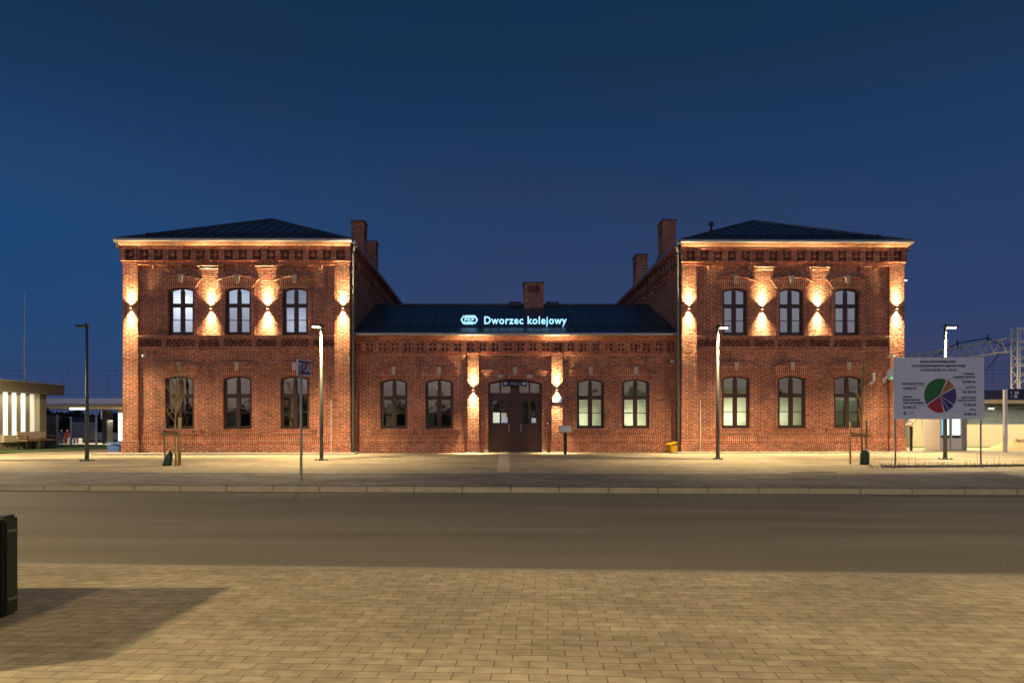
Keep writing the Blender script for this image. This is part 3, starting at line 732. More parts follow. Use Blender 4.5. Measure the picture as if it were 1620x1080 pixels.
    # lamps
    for px in (748.8, 881.2): wall_lamp(U(px, V-.2), V-.10, zc_(614.7), .8)
    # windows
    window(*H[0], V, None, .5, (.85, 1, .6), curtain=(.12, .42, .0, .55)); window(*H[1], V, None, 1.6, (.9, 1, .62), curtain=(.03, .30, 0, .62), lx=.2)
    window(*H[2], V, 'film', 34, low=True, lx=-.3, lz=.2); window(*H[3], V, 'film', 48, low=True, lx=-.12, lz=.2)
    # door
    D0, D1 = V+.12, V+.2; zt0 = zc_(626.5); zt1 = zc_(623.5)
    d = MB(); t = .09
    ring(d, arc(da+t, db-t, dspr-.05, dr*.9), inner, D0, D1); d.box(da, da+t, D0, D1, 0, dspr-.05); d.box(db-t, db, D0, D1, 0, dspr-.05)
    d.box(m-.18, m+.18, D0-.02, D1, 0, dspr+dr*.7); d.box(m-.06, m+.06, D0-.05, D0-.02, 0, zt0)
    d.box(da+t, m-.18, D0-.01, D1, zt0-.03, zt1+.06); d.box(m+.18, db-t, D0-.01, D1, zt0-.03, zt1+.06)
    for x in ((da+t+m-.18)/2, (db-t+m+.18)/2): d.box(x-.035, x+.035, D0+.005, D1-.01, zt1+.06, dspr+dr*.8)
    dr_ = d.build('door', 'door_brown', B)
    zg0, zg1 = zc_(669.5), zc_(634)
    for s, (a, b) in ((0, (da+t, m-.18)), (1, (m+.18, db-t))):
        l_ = MB(); k = .10 if not s else .13
        l_.box(a, a+k, D0+.012, D1-.01, .02, zt0-.03); l_.box(b-k, b, D0+.012, D1-.01, .02, zt0-.03)
        mm = (a+b)/2
        l_.box(a+k, b-k, D0+.012, D1-.01, zg1, zt0-.03); l_.box(a+k, b-k, D0+.014, D1-.01, zg0-.10, zg0)
        l_.box(a+k, b-k, D0+.03, D1-.012, .02, zg0-.1)
        l_.box(mm-.03, mm+.03, D0+.014, D1-.01, zg0, zg1); l_.box(a+k, b-k, D0+.02, D1-.014, (zg0+zg1)/2-.012, (zg0+zg1)/2+.012)
        l_.box(a+k, b-k, D0+.014, D0+.03, .02, .16); l_.box(a+k, b-k, D0+.014, D0+.03, .57, .66); l_.box(mm-.05, mm+.05, D0+.014, D0+.03, .16, zg0-.1)
        for x0, x1 in ((a+k+.07, mm-.10), (mm+.10, b-k-.07)):
            for q0, q1 in ((.23, .50), (.73, zg0-.17)): l_.box(x0, x1, D0+.016, D0+.03, q0, q1)
        l_.build('leaf', 'door_brown', dr_)
        p_ = MB(); p_.face([(a+.05, D0+.045, zg0), (b-.05, D0+.045, zg0), (b-.05, D0+.045, zg1), (a+.05, D0+.045, zg1)])
        p_.face([(a, D0+.045, zt1+.06), (b, D0+.045, zt1+.06), (b, D0+.045, dspr+dr*.5), (a, D0+.045, dspr+dr*.5)]); p_.build('pane', 'glass', dr_)
        h_ = MB(); hx = b-.05 if not s else a+.05; h_.tube([(hx, D0-.0, .82), (hx, D0-.05, .84), (hx, D0-.05, 1.08), (hx, D0-.0, 1.10)], .012, 6); h_.build('handle', 'light_steel', dr_)
    room(dr_, da, db, 0, zt0+.5, D1+.02, 3.5, (.95, 1, .70), lx=.2, lz=.8)
    q = MB(); a = U(778.5, V+.6); b = U(790.5, V+.6); q.box(a, b, D1+.3, D1+.32, zc_(668.5, 1.2), zc_(651.5, 1.2)); q.build('interior_glow', 'panel_lit', dr_)  # glowing panels stand in for the bright interior behind the door panes
    q = MB(); a = U(793, V+.6); b = U(801, V+.6); q.box(a, b, D1+.3, D1+.32, zc_(668.5, 1.2), zc_(653, 1.2)); q.build('interior_glow', 'panel_lit_dim', dr_)
    for pa, pb, ya, yb in ((793, 803, 660, 668.5), (841, 850.5, 661, 668.5)): MB().box(U(pa, D0), U(pb, D0), D0+.036, D0+.040, zc_(yb, D0), zc_(ya, D0)).build('paper_notice', 'paper_glow', dr_)
    # hanging sign above the door
    a, b = U(795.2, V-.1), U(833.6, V-.1); s0, s1 = zc_(610, V-.1), zc_(603.3, V-.1)
    q = MB(); q.box(a, b, V-.16, V-.02, s0, s1); sn = q.build('door_sign', 'navy', B)
    q = MB()
    for x in (a+.05, a+.12, b-.17, b-.10): q.box(x, x+.05, V-.163, V-.161, s0+.035, s1-.035)
    text_mb(q, 'PERON 1', (a+b)/2, s0+.05, .075, V-.162, 'CENTER'); q.build('pictogram', 'sheet_white', sn)
    for s in (-1, 1):
        q = MB(); x = da-.22 if s < 0 else db+.22; q.lathe([(.045, 0), (.045, .1)], (0, 0, 0), 12)
        for vtx in q.b.verts: vtx.co = Vector((x+vtx.co.x, V-vtx.co.z*.6, zc_(669.7)+vtx.co.y))
        bu = q.build('door_button', 'black', B); q = MB(); q.box(x-.02, x+.02, V-.066, V-.062, zc_(669.7)-.02, zc_(669.7)+.025); q.build('button_cap', 'sheet_white', bu)
    # plaque
    q = MB(); a, b = U(874.3, V-.1), U(889, V-.1); q.box(a, b, V-.125, V-.101, zc_(636, V-.1), zc_(628.8, V-.1)); pq = q.build('plaque', 'sheet_white', B, bevel=.004)
    q = MB(); q.box(b-.13, b-.02, V-.129, V-.126, zc_(635.4, V-.1), zc_(629.4, V-.1)); q.build('plaque_stripe', 'sign_blue', pq)
    # -------- roof sign
    ysg = y0+.85; zb = rz(ysg)
    Y = lambda py: Zl(830, py, ysg)
    q = MB(); base = Y(512.3)
    size = (Y(500.6)-Y(512.3))/.70
    text_mb(q, 'Dworzec kolejowy', 0, base, size, ysg, 'LEFT', 1.0, bold=.009, depth=.03, spacing=1.12)
    xs = [v_.co.x for v_ in q.b.verts]; wdt = max(xs)-min(xs); tgt = U(896.8, ysg)-U(766.3, ysg); x0_ = U(766.3, ysg)
    for v_ in q.b.verts: v_.co.x = x0_+(v_.co.x-min(xs))*tgt/wdt
    rs = MB()
    for px in (735, 751, 782, 815.5, 847, 880): 
        u = U(px, ysg); rs.box(u-.012, u+.012, ysg+.05, ysg+.07, zb-.05, base+.2)
        rs.box(u-.012, u+.012, ysg+.07, ysg+.5, zb+.02+.0, zb+.035)
    rs.box(U(731, ysg), U(755, ysg), ysg+.05, ysg+.07, base+.02, base+.05); rs.box(U(766, ysg), U(895, ysg), ysg+.05, ysg+.07, base+.05, base+.08)
    sg = rs.build('roof_sign', 'dark_steel', B)
    q.build('lettering', 'sign_lit', sg)
    # emblem: rounded hexagon badge split by a slanting line, with letters reversed out
    cx_ = U(742.6, ysg); cz_ = Y(505.9); h = (Y(499)-Y(512.9))/2; hw = (U(756.7, ysg)-U(729.2, ysg))/2
    e = MB()
    d_ = .05; yf = ysg-.03
    def pr(pts): e.prism([(cx_+x*hw, yf, cz_+z*h) for x, z in pts], (0, .06, 0))
    pr([(-.46, 1), (.62, 1), (.74, .78), (.60, .46), (-.66, .46)])          # top bar
    pr([(.46, -1), (-.62, -1), (-.74, -.78), (-.60, -.50), (.66, -.50)])      # bottom bar
    pr([(-.68, 1), (-.60, 1), (-.82, 0), (-.74, -.30), (-1, 0)]); pr([(-1, 0), (-.80, 0), (-.60, -.66), (-.70, -.98)])
    pr([(.68, -1), (.60, -1), (.82, 0), (.74, .30), (1, 0)]); pr([(1, 0), (.80, 0), (.60, .66), (.70, .98)])
    text_mb(e, 'PKP', 0, cz_-h*.30, h*.86, ysg, 'CENTER', 1.0, bold=.004, depth=.06, spacing=1.15)
    e2 = e
    vs = [v_ for v_ in e.b.verts if abs(v_.co.x) < 1.5 and v_.co.x > -1.2]
    vs = [v_ for v_ in e.b.verts if v_.co.x > cx_+hw*1.3]
    if vs:
        a_, b_ = min(v_.co.x for v_ in vs), max(v_.co.x for v_ in vs)
        for v_ in vs: v_.co.x = cx_+((v_.co.x-(a_+b_)/2)/(b_-a_))*hw*1.08
    e.build('emblem', 'sign_lit', sg)
    # downpipes
    p = MB()
    ul = LW[1]+.10; zt_ = LW[4](388)
    p.tube([(LW[1]+.20, -.15, LW[3]+.02), (LW[1]+.18, -.08, LW[3]-.12), (ul, .02, LW[3]-.34), (ul, .02, -.0)], .05, 10)
    for z in (.8, 2.6, 4.4): p.lathe([(.065, 0), (.065, .04)], (ul, .02, z), 10)
    p.build('downpipe', 'pipe', B, smooth=True)
    p = MB(); ur = RW[0]-.10
    p.tube([(RW[0]-.20, -.15, RW[3]+.02), (RW[0]-.18, -.08, RW[3]-.12), (ur, .02, RW[3]-.34), (ur, .02, -.0)], .05, 10)
    for z in (.8, 2.6, 4.4): p.lathe([(.065, 0), (.065, .04)], (ur, .02, z), 10)
    p.build('downpipe', 'pipe', B, smooth=True)
    for px, y0_ in ((524.6, 631), (1107.2, 634)):
        p = MB(); u = U(px); p.tube([(u, -.07, 0), (u, -.07, Zl(px, y0_))], .013, 6); p.build('earthing_rod', 'white', B)
    # cameras and aerials on the walls
    def cctv(px, py, v, s):
        q = MB(); u = U(px, v); z = Zl(px, py, v); q.box(u-.04, u+.04, v-.06, v, z-.03, z+.07)
        m_ = Matrix.Translation((u, v-.12, z)) @ Matrix.Rotation(s*.7, 4, 'Z') @ Matrix.Rotation(-.2, 4, 'X'); q.box(-.045, .045, -.16, .06, -.04, .04, m_); q.build('security_camera', 'white', B, bevel=.008)
    cctv(229.5, 562.5, 0, 1); cctv(1405, 566.5, 0, 1); cctv(1064, 574, V, -1)
    q = MB(); u = U(1378.5); z = Zl(1378, 598); q.lathe([(.03, -.16), (.05, -.12), (.05, .10), (.03, .14)], (u, -.16, z), 12); q.box(u-.02, u+.02, -.13, 0, z-.2, z-.15); q.box(u-.1, u+.02, -.05, 0, z-.26, z-.2); q.build('siren', 'white', B)
    q = MB(); u = U(1402); z = Zl(1402, 594.5)
    rim = [(u+.0+.22*cos(k*pi/10)*.85, -.30+.05*cos(k*pi/10), z+.22*sin(k*pi/10)) for k in range(20)]; c = Vector((u-.02, -.22, z))
    for k in range(20): q.face([rim[k], rim[(k+1) % 20], c])
    q.tube([(u-.02, -.22, z-.05), (u-.12, -.1, z-.2), (u-.14, 0, z-.28)], .025, 8); q.box(u-.16, u-.08, -.14, -.02, z-.3, z-.12)
    di = q.build('satellite_dish', 'white', B); q = MB(); q.box(u-.0, u+.04, -.36, -.34, z-.16, z-.12); q.build('status_light', 'led_green', di)
    # vent pipe on right wing roof
    q = MB(); v = 3.6; u = U(1125.6, v); zt_ = Zl(1125, 352.5, v); zz_ = Zl(1125, 366, v); q.tube([(u, v, zz_-.5), (u, v, zt_-.12)], .05, 8); q.lathe([(.10, 0), (.10, .14), (.02, .16)], (u, v, zt_-.14), 10); q.lathe([(.22, -.5), (.07, .0)], (u, v, zz_+.05), 8)
    q.build('roof_vent', 'roof_dark', B)
centre()
tp = MB(); a, b = U(790.3, .5), U(804, .5)
for i in range(16):
    y0, y1 = .55-8.9*i/16, .55-8.9*(i+1)/16; sk = lambda y: -y*.004
    def pz(u, y): return zg(u, Z0+y)+.006
    tp.face([(a+0, Z0+y1, pz(a, y1)), (b, Z0+y1, pz(b, y1)), (b, Z0+y0, pz(b, y0)), (a, Z0+y0, pz(a, y0))])
tag(tp.build('tactile_path', 'limestone'), kind='structure')

# ------------------------------------------------------------------ street lamps
LAMPC = (1, .765, .385)
def street_lamp(x, y, z, h, ang, lit, power, label, name='street_lamp', size=146, soft=.07, blend=.7, group='slim street lamps on the paved square'):
    r = empty(name, (x, y, z), ang, label=label, cat='street lamp', group=group)
    MB().tube([(0, 0, 0), (0, 0, h*.25), (0, 0, h-.02)], [.062, .058, .038], 12).build('pole', 'lamp_pole', r, smooth=True)
    b = MB(); b.box(-.16, .16, -.16, .16, .0, .022); b.lathe([(.085, .022), (.07, .08)], (0, 0, 0), 12)
    for i in (-1, 1):
        for j in (-1, 1): b.lathe([(.016, .022), (.016, .05)], (i*.12, j*.12, 0), 6)
    b.build('base_plate', 'lamp_pole', r)
    hd = MB(); hd.prism([(-.07, -.07, h-.035), (.05, -.09, h-.035), (.36, -.075, h-.025), (.38, 0, h-.02), (.36, .075, h-.025), (.05, .09, h-.035), (-.07, .07, h-.035)], (0, 0, .045))
    hd.lathe([(.035, 0), (.035, .05), (.02, .07)], (.02, 0, h+.01), 10)
    ho = hd.build('lamp_head', 'dark_steel', r)
    MB().box(.07, .31, -.06, .06, h-.070, h-.037).build('lens', 'lens' if lit else 'lens_off', ho)
    if lit: light('lamp_light', 'SPOT', (.27, 0, h-.10), power, LAMPC, r, spot_size=radians(size), spot_blend=blend, shadow_soft_size=soft)
    return r
def lamp_at(px, pyb, pyt, ang, lit, power, label):
    Y = 22.5; x = (px-CX)/FPX*Y
    for _ in range(6):
        z = zg(x, Y); Y = (CAMZ-z)*FPX/(pyb-ROLL*(px-CX)-HOR); x = (px-CX)/FPX*Y
    return street_lamp(x, Y, zg(x, Y), (pyb-pyt)*Y/FPX, ang, lit, power, label)
lamp_at(137.6, 727, 513, pi, False, 0, 'unlit slim street lamp standing left of the brick building')
lamp_at(508.5, 727, 515, pi+.9, True, 1900, 'lit street lamp in front of the left wing beside the taxi sign')
lamp_at(1135.5, 727, 517.5, -.25, True, 1900, 'lit street lamp in front of the right wing near the yellow grit box')
lamp_at(1495.3, 728, 518, -.1, True, 1900, 'lit street lamp behind the white pie chart board')
p = at(1427, 700, 46); street_lamp(p.x, 46, 0, at(1427, 444, 46).z, -.0, True, 14000, 'lamp on a taller mast shining past the right edge of the building', group=None, size=150, blend=.6)
street_lamp(-17.9, 23.0, zg(-17.9, 23), 4.4, pi, True, 3000, 'unseen street lamp added beyond the left edge to light the pavilion', group=None, size=166, blend=.2)  # added out of view to brighten the pavilion roof and left paving
# same lamps along the near side of the street, out of view; they light the foreground
street_lamp(-11.2, -.1, .02, 5.2, .5, True, 8000, 'street lamp left of the near pavement', group=None, soft=.17, size=164, blend=.2)
street_lamp(-4.6, -5.5, .02, 5.2, pi/2, True, 2900, 'street lamp behind the viewer on the left', group=None, soft=.3, size=164, blend=.2)
street_lamp(9.5, -3.5, .02, 5.2, pi/2, True, 6200, 'street lamp behind the viewer on the right', group=None, soft=.3, size=164, blend=.2)

# ------------------------------------------------------------------ recycling bin at left edge
bx = empty('recycling_bin', (-3.72, 4.24, .024), 0, label='black box-shaped litter bin cut by the left edge of the photo', cat='litter bin')
def rbox(x0, x1, y0, y1, z0, z1, name, m, par, bev=.03): return MB().box(x0, x1, y0, y1, z0, z1).build(name, m, par, bevel=bev, smooth=False)
rbox(-1.42, .20, -.60, .60, .012, .66, 'bin_body', 'bin_black', bx, .025)
rbox(-1.44, .222, .615, .76, .008, .715, 'end_panel', 'bin_black', bx, .02); rbox(-1.44, .222, -.76, -.615, .008, .715, 'end_panel', 'bin_black', bx, .02)
rbox(-1.43, .21, -.60, .60, .668, .71, 'bin_lid', 'bin_black', bx, .012)

for y_ in (-.69, .69):
    for x_ in (-1.3, .08): MB().lathe([(.035, -.004), (.03, .012)], (x_, y_, 0), 10).build('foot', 'lamp_pole', bx)
for y_ in (-.3, .3): MB().box(.2005, .206, y_-.004, y_+.004, .06, .62).build('seam_strip', 'dark_steel', bx)
for z_ in (.12, .60): MB().box(.2225, .227, .64, .735, z_, z_+.018).build('fixing_plate', 'lamp_pole', bx)

# ------------------------------------------------------------------ taxi sign
def gy(px, pyb, Y=18):
    x = (px-CX)/FPX*Y
    for _ in range(8):
        z = zg(x, Y); Y = (CAMZ-z)*FPX/(pyb-ROLL*(px-CX)-HOR); x = (px-CX)/FPX*Y
    return Vector((x, Y, zg(x, Y)))
p = gy(476.3, 762); k = p.y/FPX
T = empty('taxi_sign', p, 0, label='blue taxi rank sign crossed by a red bar on a grey post', cat='road sign')
MB().tube([(0, 0, 0), (0, 0, (762-564.5)*k)], .030, 12).build('post', 'post_grey', T, smooth=True)
MB().lathe([(.08, 0), (.05, .02), (.035, .03)], (0, 0, 0), 12).build('base', 'kerb', T)
pl = bpy.data.objects.new('pivot', None)
rot = Matrix.Translation((.062, .040, (762-580.5)*k)) @ Matrix.Rotation(radians(70), 4, 'Z') @ Matrix.Rotation(radians(0), 4, 'Y')
wd, ht = .235, .165
def rb(mb): 
    for v in mb.b.verts: v.co = rot @ v.co
    return mb
q = MB(); q.box(-wd, wd, -.012, .012, -ht, ht); q.box(-wd-.012, wd+.012, .012, .03, -ht-.012, ht+.012); plate = rb(q).build('plate', 'sheet_white', T)
q = MB(); q.box(-wd+.015, wd-.015, -.015, -.0125, -ht+.015, ht-.015); rb(q).build('blue_field', 'sign_blue', plate)
q = MB(); text_mb(q, 'TAXI', 0, -.085, .25, -.018, 'CENTER', .80, bold=.006, depth=.002); rb(q).build('lettering', 'sheet_white', plate)
q = MB(); q.prism([(-wd+.02, -.021, -ht+.02), (-wd+.09, -.021, -ht+.02), (wd-.02, -.021, ht-.02), (wd-.09, -.021, ht-.02)], (0, .002, 0)); rb(q).build('red_bar', 'sign_red', plate)

# ------------------------------------------------------------------ pie chart board
a = gy(1418, 740); b = gy(1553.5, 742); Y = (a.y+b.y)/2; k = Y/FPX
BX = (a.x+b.x)/2; ang = math.atan2(b.y-a.y, b.x-a.x)*0+.0
BD = empty('information_board', (BX, Y, zg(BX, Y)), ang, label='white board with a coloured pie chart on two thin posts', cat='board')
gz = zg(BX, Y); ZZ = lambda py: at(1485, py, Y).z-gz; XX = lambda px: (px-CX)/FPX*Y-BX
for px in (1418, 1553.5): MB().tube([(XX(px), .05, -.05), (XX(px), .05, ZZ(568))], .022, 10).build('post', 'post_grey', BD, smooth=True)
pn = MB().box(XX(1414), XX(1556.5), -.012, .012, ZZ(664.5), ZZ(567)).build('panel', 'board_white', BD)
def P2(zx, zy): return (XX(1400+zx/8.641), ZZ(555+zy/8.64))     # from the enlarged photo
c = P2(752, 625); R = (P2(965, 0)[0]-P2(535, 0)[0])/2
def wedge(name, m, a0, a1, off=0.0, n=24):
    am = radians((a0+a1)/2); ox, oz = cos(am)*off, sin(am)*off; q = MB()
    pts = [(c[0]+ox, -.016, c[1]+oz)]+[(c[0]+ox+R*cos(radians(a0+(a1-a0)*i/n)), -.016, c[1]+oz+R*1.06*sin(radians(a0+(a1-a0)*i/n))) for i in range(n+1)]
    q.prism(pts, (0, .003, 0)); q.build(name, m, pn)
wedge('pie_slice', 'pie_green', 66, 212, .012); wedge('pie_slice', 'pie_orange', 31, 64, .012); wedge('pie_slice', 'pie_red', 215, 283, .012)
wedge('pie_slice', 'pie_violet', -33, 27, .012); wedge('pie_slice', 'pie_navy', -56, -35, .012); wedge('pie_slice', 'pie_blue', -73, -58, .012)
q = MB()
def T2(s, zx, zy, wz, hz, al): # text fitted into width wz (zoomed px) at baseline zy
    n0 = len(q.b.verts); x, z = P2(zx, zy); text_mb(q, s, 0, z, hz/8.64*k/.72, -.0145, 'LEFT', 1, bold=.0035, depth=.003)
    q.b.verts.ensure_lookup_table(); vs = q.b.verts[n0:]; xa, xb = min(v.co.x for v in vs), max(v.co.x for v in vs); W_ = wz/8.641*k
    x0 = x if al == 'L' else (x-W_ if al == 'R' else x-W_/2)
    for v in vs: v.co.x = x0+(v.co.x-xa)*W_/(xb-xa)
T2('BUDOWA CENTRUM PRZESIADKOWEGO', 725, 175, 490, 26, 'C'); T2('WRAZ Z DWORCEM KOLEJOWYM W DĄBROWIE GÓRNICZEJ', 728, 232, 735, 26, 'C'); T2('W LATACH 2020-2023:', 482, 290, 285, 28, 'L')
T2('MIASTO DĄBROWA GÓRNICZA', 235, 472, 305, 20, 'L'); T2('113,8 MLN ZŁ', 238, 540, 195, 30, 'L')
T2('REGIONALNY', 240, 650, 130, 18, 'L'); T2('PROGRAM OPERACYJNY', 240, 692, 245, 18, 'L'); T2('WOJEWÓDZTWA ŚLĄSKIEGO', 240, 733, 290, 18, 'L'); T2('50,4 MLN ZŁ', 242, 800, 182, 30, 'L')
T2('GÓRNOŚLĄSKO-', 1225, 340, 155, 18, 'R'); T2('ZAGŁĘBIOWSKA METROPOLIA', 1235, 382, 310, 18, 'R'); T2('29,8 MLN ZŁ', 1235, 452, 180, 30, 'R')
T2('PKP PLK S.A.', 1238, 522, 132, 18, 'R'); T2('48,1 MLN ZŁ', 1240, 590, 178, 30, 'R'); T2('RZĄDOWY FUNDUSZ', 1242, 660, 205, 18, 'R'); T2('INWESTYCJI LOKALNYCH', 1244, 698, 255, 18, 'R')
T2('17,3 MLN ZŁ', 1244, 768, 175, 30, 'R'); T2('PKP S.A.', 1246, 825, 90, 18, 'R'); T2('14,8 MLN ZŁ', 1248, 892, 178, 30, 'R')
def ln(x0, y0, x1, y1, t=.006):
    A, C = P2(x0, y0), P2(x1, y1)
    if abs(y0-y1) < 2: q.box(min(A[0], C[0]), max(A[0], C[0]), -.021, -.018, A[1]-t/2, A[1]+t/2)
    else: q.box(A[0]-t/2, A[0]+t/2, -.021, -.018, min(A[1], C[1]), max(A[1], C[1]))
ln(340, 492, 640, 492); ln(345, 755, 580, 755); ln(868, 400, 1140, 400); ln(868, 400, 868, 480); ln(925, 538, 1145, 538); ln(930, 720, 1150, 720); ln(830, 843, 1155, 843)
q.build('lettering', 'text_black', pn)
q = MB(); T2('274,1 MLN ZŁ', 778, 290, 200, 28, 'L'); q.build('green_lettering', 'pie_green', pn)
q = MB(); x, z = P2(270, 865); q.prism([(x-.045, -.015, z), (x, -.015, z-.055), (x+.045, -.015, z), (x, -.015, z+.055)], (0, .002, 0)); q.build('small_crest', 'pie_green', pn)
q = MB(); x, z = P2(315, 850); q.box(x, x+.17, -.015, -.013, z, z+.018); q.box(x, x+.15, -.015, -.013, z-.05, z-.032); q.build('crest_caption', 'grey_panel', pn)

# ------------------------------------------------------------------ info pedestals
def pedestal(p, rz, label, hgt=.93):
    r = empty('information_stand', p, rz, label=label, cat='information stand')
    MB().box(-.055, .055, -.03, .03, 0, hgt*.86).build('post', 'black', r, bevel=.006)
    t = Matrix.Translation((0, -.03, hgt)) @ Matrix.Rotation(radians(48), 4, 'X')
    MB().box(-.235, .235, -.17, .17, -.03, 0, t).build('tray', 'yellow', r, bevel=.008)
    s = MB().box(-.205, .205, -.14, .14, .001, .005, t).build('plan', 'sheet_white', r)
    q = MB()
    for i in range(6): q.box(-.16+i*.055, -.13+i*.055, -.09+.02*(i % 3), .08-.015*(i % 2), .006, .008, t)
    q.build('relief_map', 'canopy_edge', s)
pedestal(gy(894.3, 718.6, 25), 0, 'tactile map stand with yellow frame right of the entrance door')
p = at(1441.5, 716, 26.6); pedestal(Vector((p.x, 26.6, GZ+.045)), radians(-95), 'tactile map stand with yellow frame seen side-on past the right wing', 1.1)

# ------------------------------------------------------------------ grit boxes
def grit(name, p, rz, m, label, tilt, w=.44, h=.42):
    r = empty(name, p, rz, label=label, cat='grit box')
    q = MB(); a, b_ = w*.36, w*.5; hh = h*.78
    P = [(-a, -a*.7, 0), (a, -a*.7, 0), (a, a*.7, 0), (-a, a*.7, 0), (-b_, -b_*.75, hh), (b_, -b_*.75, hh*.8), (b_, b_*.75, hh), (-b_, b_*.75, hh)]
    vs = [q.b.verts.new(v) for v in P]
    for f in ((0, 3, 2, 1), (0, 1, 5, 4), (1, 2, 6, 5), (2, 3, 7, 6), (3, 0, 4, 7), (4, 5, 6, 7)): q.b.faces.new([vs[i] for i in f])
    q.build('box_body', m, r, bevel=.015)
    t = Matrix.Translation((0, 0, hh+.012)) @ Matrix.Rotation(tilt, 4, 'Y'); MB().box(-b_-.02, b_+.02, -b_*.8, b_*.8, 0, h*.14, t).build('box_lid', m, r, bevel=.012)
    return r
p = at(1063, 716, 26.15)
g_ = grit('grit_box', (U(1063, .2)*BC, Z0+.05+U(1063)*BS, GZ+.02), .5, 'yellow', 'yellow grit box tilted in the corner beside the right wing', 0, .39, .39); g_.rotation_euler = (0, radians(-14), .5)
p = at(181.5, 716, 26.9); g_ = grit('blue_container', (p.x, 26.9, GZ), .2, 'blue_bin', 'blue open tub on the ground against the left end of the building', .12, .5, .42)

# ------------------------------------------------------------------ saplings
def sapling(p, label, seed, scale, twisted):
    rnd = random.Random(seed); r = empty('young_tree', p, 0, label=label, cat='tree', group='staked young trees on the square')
    H = scale; tr = MB(); pts = [(0, 0, 0)]
    n = 10
    for i in range(1, n+1):
        f = i/n; pts.append((.03*sin(f*5+seed)+(.05*f if twisted else .03*f), .03*cos(f*4), H*f))
    tr.tube(pts, [.034*(1-.65*i/n) for i in range(n+1)], 7); tr.build('trunk', 'bark_brown' if twisted else 'bark', r, smooth=True)
    br = MB()
    def branch(o, d, l, rad, lev):
        d = Vector(d).normalized(); P = [Vector(o)]; m = 7
        for i in range(m):
            d = (d+Vector((rnd.uniform(-.16, .16), rnd.uniform(-.16, .16), .13 if i < 4 else -.10))).normalized(); P.append(P[-1]+d*l/m)
        br.tube(P, [rad*(1-.75*i/m) for i in range(m+1)], 5)
        if lev:
            for i in range(2, m+1):
                if rnd.random() < .75: branch(P[i], (d+Vector((rnd.uniform(-1, 1), rnd.uniform(-1, 1), rnd.uniform(-.3, .7)))), l*rnd.uniform(.22, .42), rad*.5, lev-1)
    nb = 22
    for i in range(nb):
        f = .42+.56*i/nb; a_ = i*2.4+seed; z = H*f; q_ = Vector(pts[min(n, int(round(f*n)))])
        L2 = (.80-.45*(f-.5)) if not twisted else rnd.uniform(.18, .40)
        up = .9 if not twisted else 1.6
        branch((q_.x, q_.y, z), (cos(a_), sin(a_)*.8, up), L2*rnd.uniform(.7, 1.15), .015, 2 if not twisted else 2)
    br.build('branches', 'bark' , r, smooth=True)
    return r
def stakes(p, dxs, h, label, tilt):
    r = empty('tree_stakes', p, 0, label=label, cat='tree support', group='wooden tree supports')
    for i, (dx, dy) in enumerate(dxs):
        MB().tube([(dx*(1+tilt), dy, -.05), (dx, dy, h*(1 if i else .98))], .026, 9).build('stake', 'wood', r, smooth=True)
    a_, b_ = dxs[0], dxs[-1]; z = h*.66
    MB().box(min(a_[0], b_[0])-.06, max(a_[0], b_[0])+.06, -.085, -.045, z-.04, z+.03).build('crossbar', 'wood', r)
    q = MB(); q.tube([(a_[0], -.02, z+.08), (0, .02, z+.04), (b_[0], -.02, z+.08)], .012, 5); q.tube([(a_[0], .03, z+.05), (0, -.03, z+.06), (b_[0], .03, z+.05)], .012, 5); q.build('tie_strap', 'black', r)
def bag(p, label, m, w, h, lean):
    r = empty('watering_bag', p, 0, label=label, cat='watering bag', group='watering bags at the foot of the trees')
    q = MB(); rnd = random.Random(int(w*1000)); prof = [(w*.48, 0), (w*.52, h*.08), (w*.50, h*.35), (w*.42, h*.65), (w*.30, h*.86), (w*.10, h*.95), (w*.12, h)]
    if not lean: prof = [(w*.42, 0), (w*.5, h*.06), (w*.5, h*.7), (w*.42, h*.9), (w*.14, h*.97), (w*.14, h)]
    q.lathe(prof, (0, 0, 0), 18)
    for v in q.b.verts:
        a_ = atan2(v.co.y, v.co.x); s = 1+.10*sin(a_*5+v.co.z*9)+.05*rnd.uniform(-1, 1); v.co.x *= s; v.co.y *= s*.7; v.co.x += lean*(1-v.co.z/h)**1.5
    q.build('bag_body', m, r, smooth=True)
    MB().lathe([(.035, 0), (.045, .03), (.03, .06)], (w*.05, 0, h-.01), 10).build('bag_cap', 'bag_green' if lean else 'plastic_white', r)
p = gy(278, 734.5, 20); k = p.y/FPX
sapling(p, 'bare young tree with arching branches in front of the left wing', 3, (734-572)*k, False)
stakes(p+Vector((0, 0, 0)), [((259.5-278)*k, .05), ((281.5-278)*k, .14), ((285-278)*k, -.1)], (734-658)*k, 'wooden stakes and rail round the young tree at left', .0)
bag(p+Vector(((272.5-278)*k, -.14, 0)), 'dark green bag slumped at the foot of the left tree', 'bag', .24, .44, -.10)
p = gy(1362.5, 735.5, 20); k = p.y/FPX
sapling(p, 'bare narrow young tree in front of the right wing', 8, (735-578)*k, True)
stakes(p, [((1346.5-1362.5)*k, .05), ((1369.5-1362.5)*k, -.05), ((1373-1362.5)*k, .1)], (735-666)*k, 'wooden stakes and rail round the young tree at right', -.0)
bag(p+Vector((.02, -.16, 0)), 'dark green sack with white cap at the foot of the right tree', 'bag', .26, .42, 0)

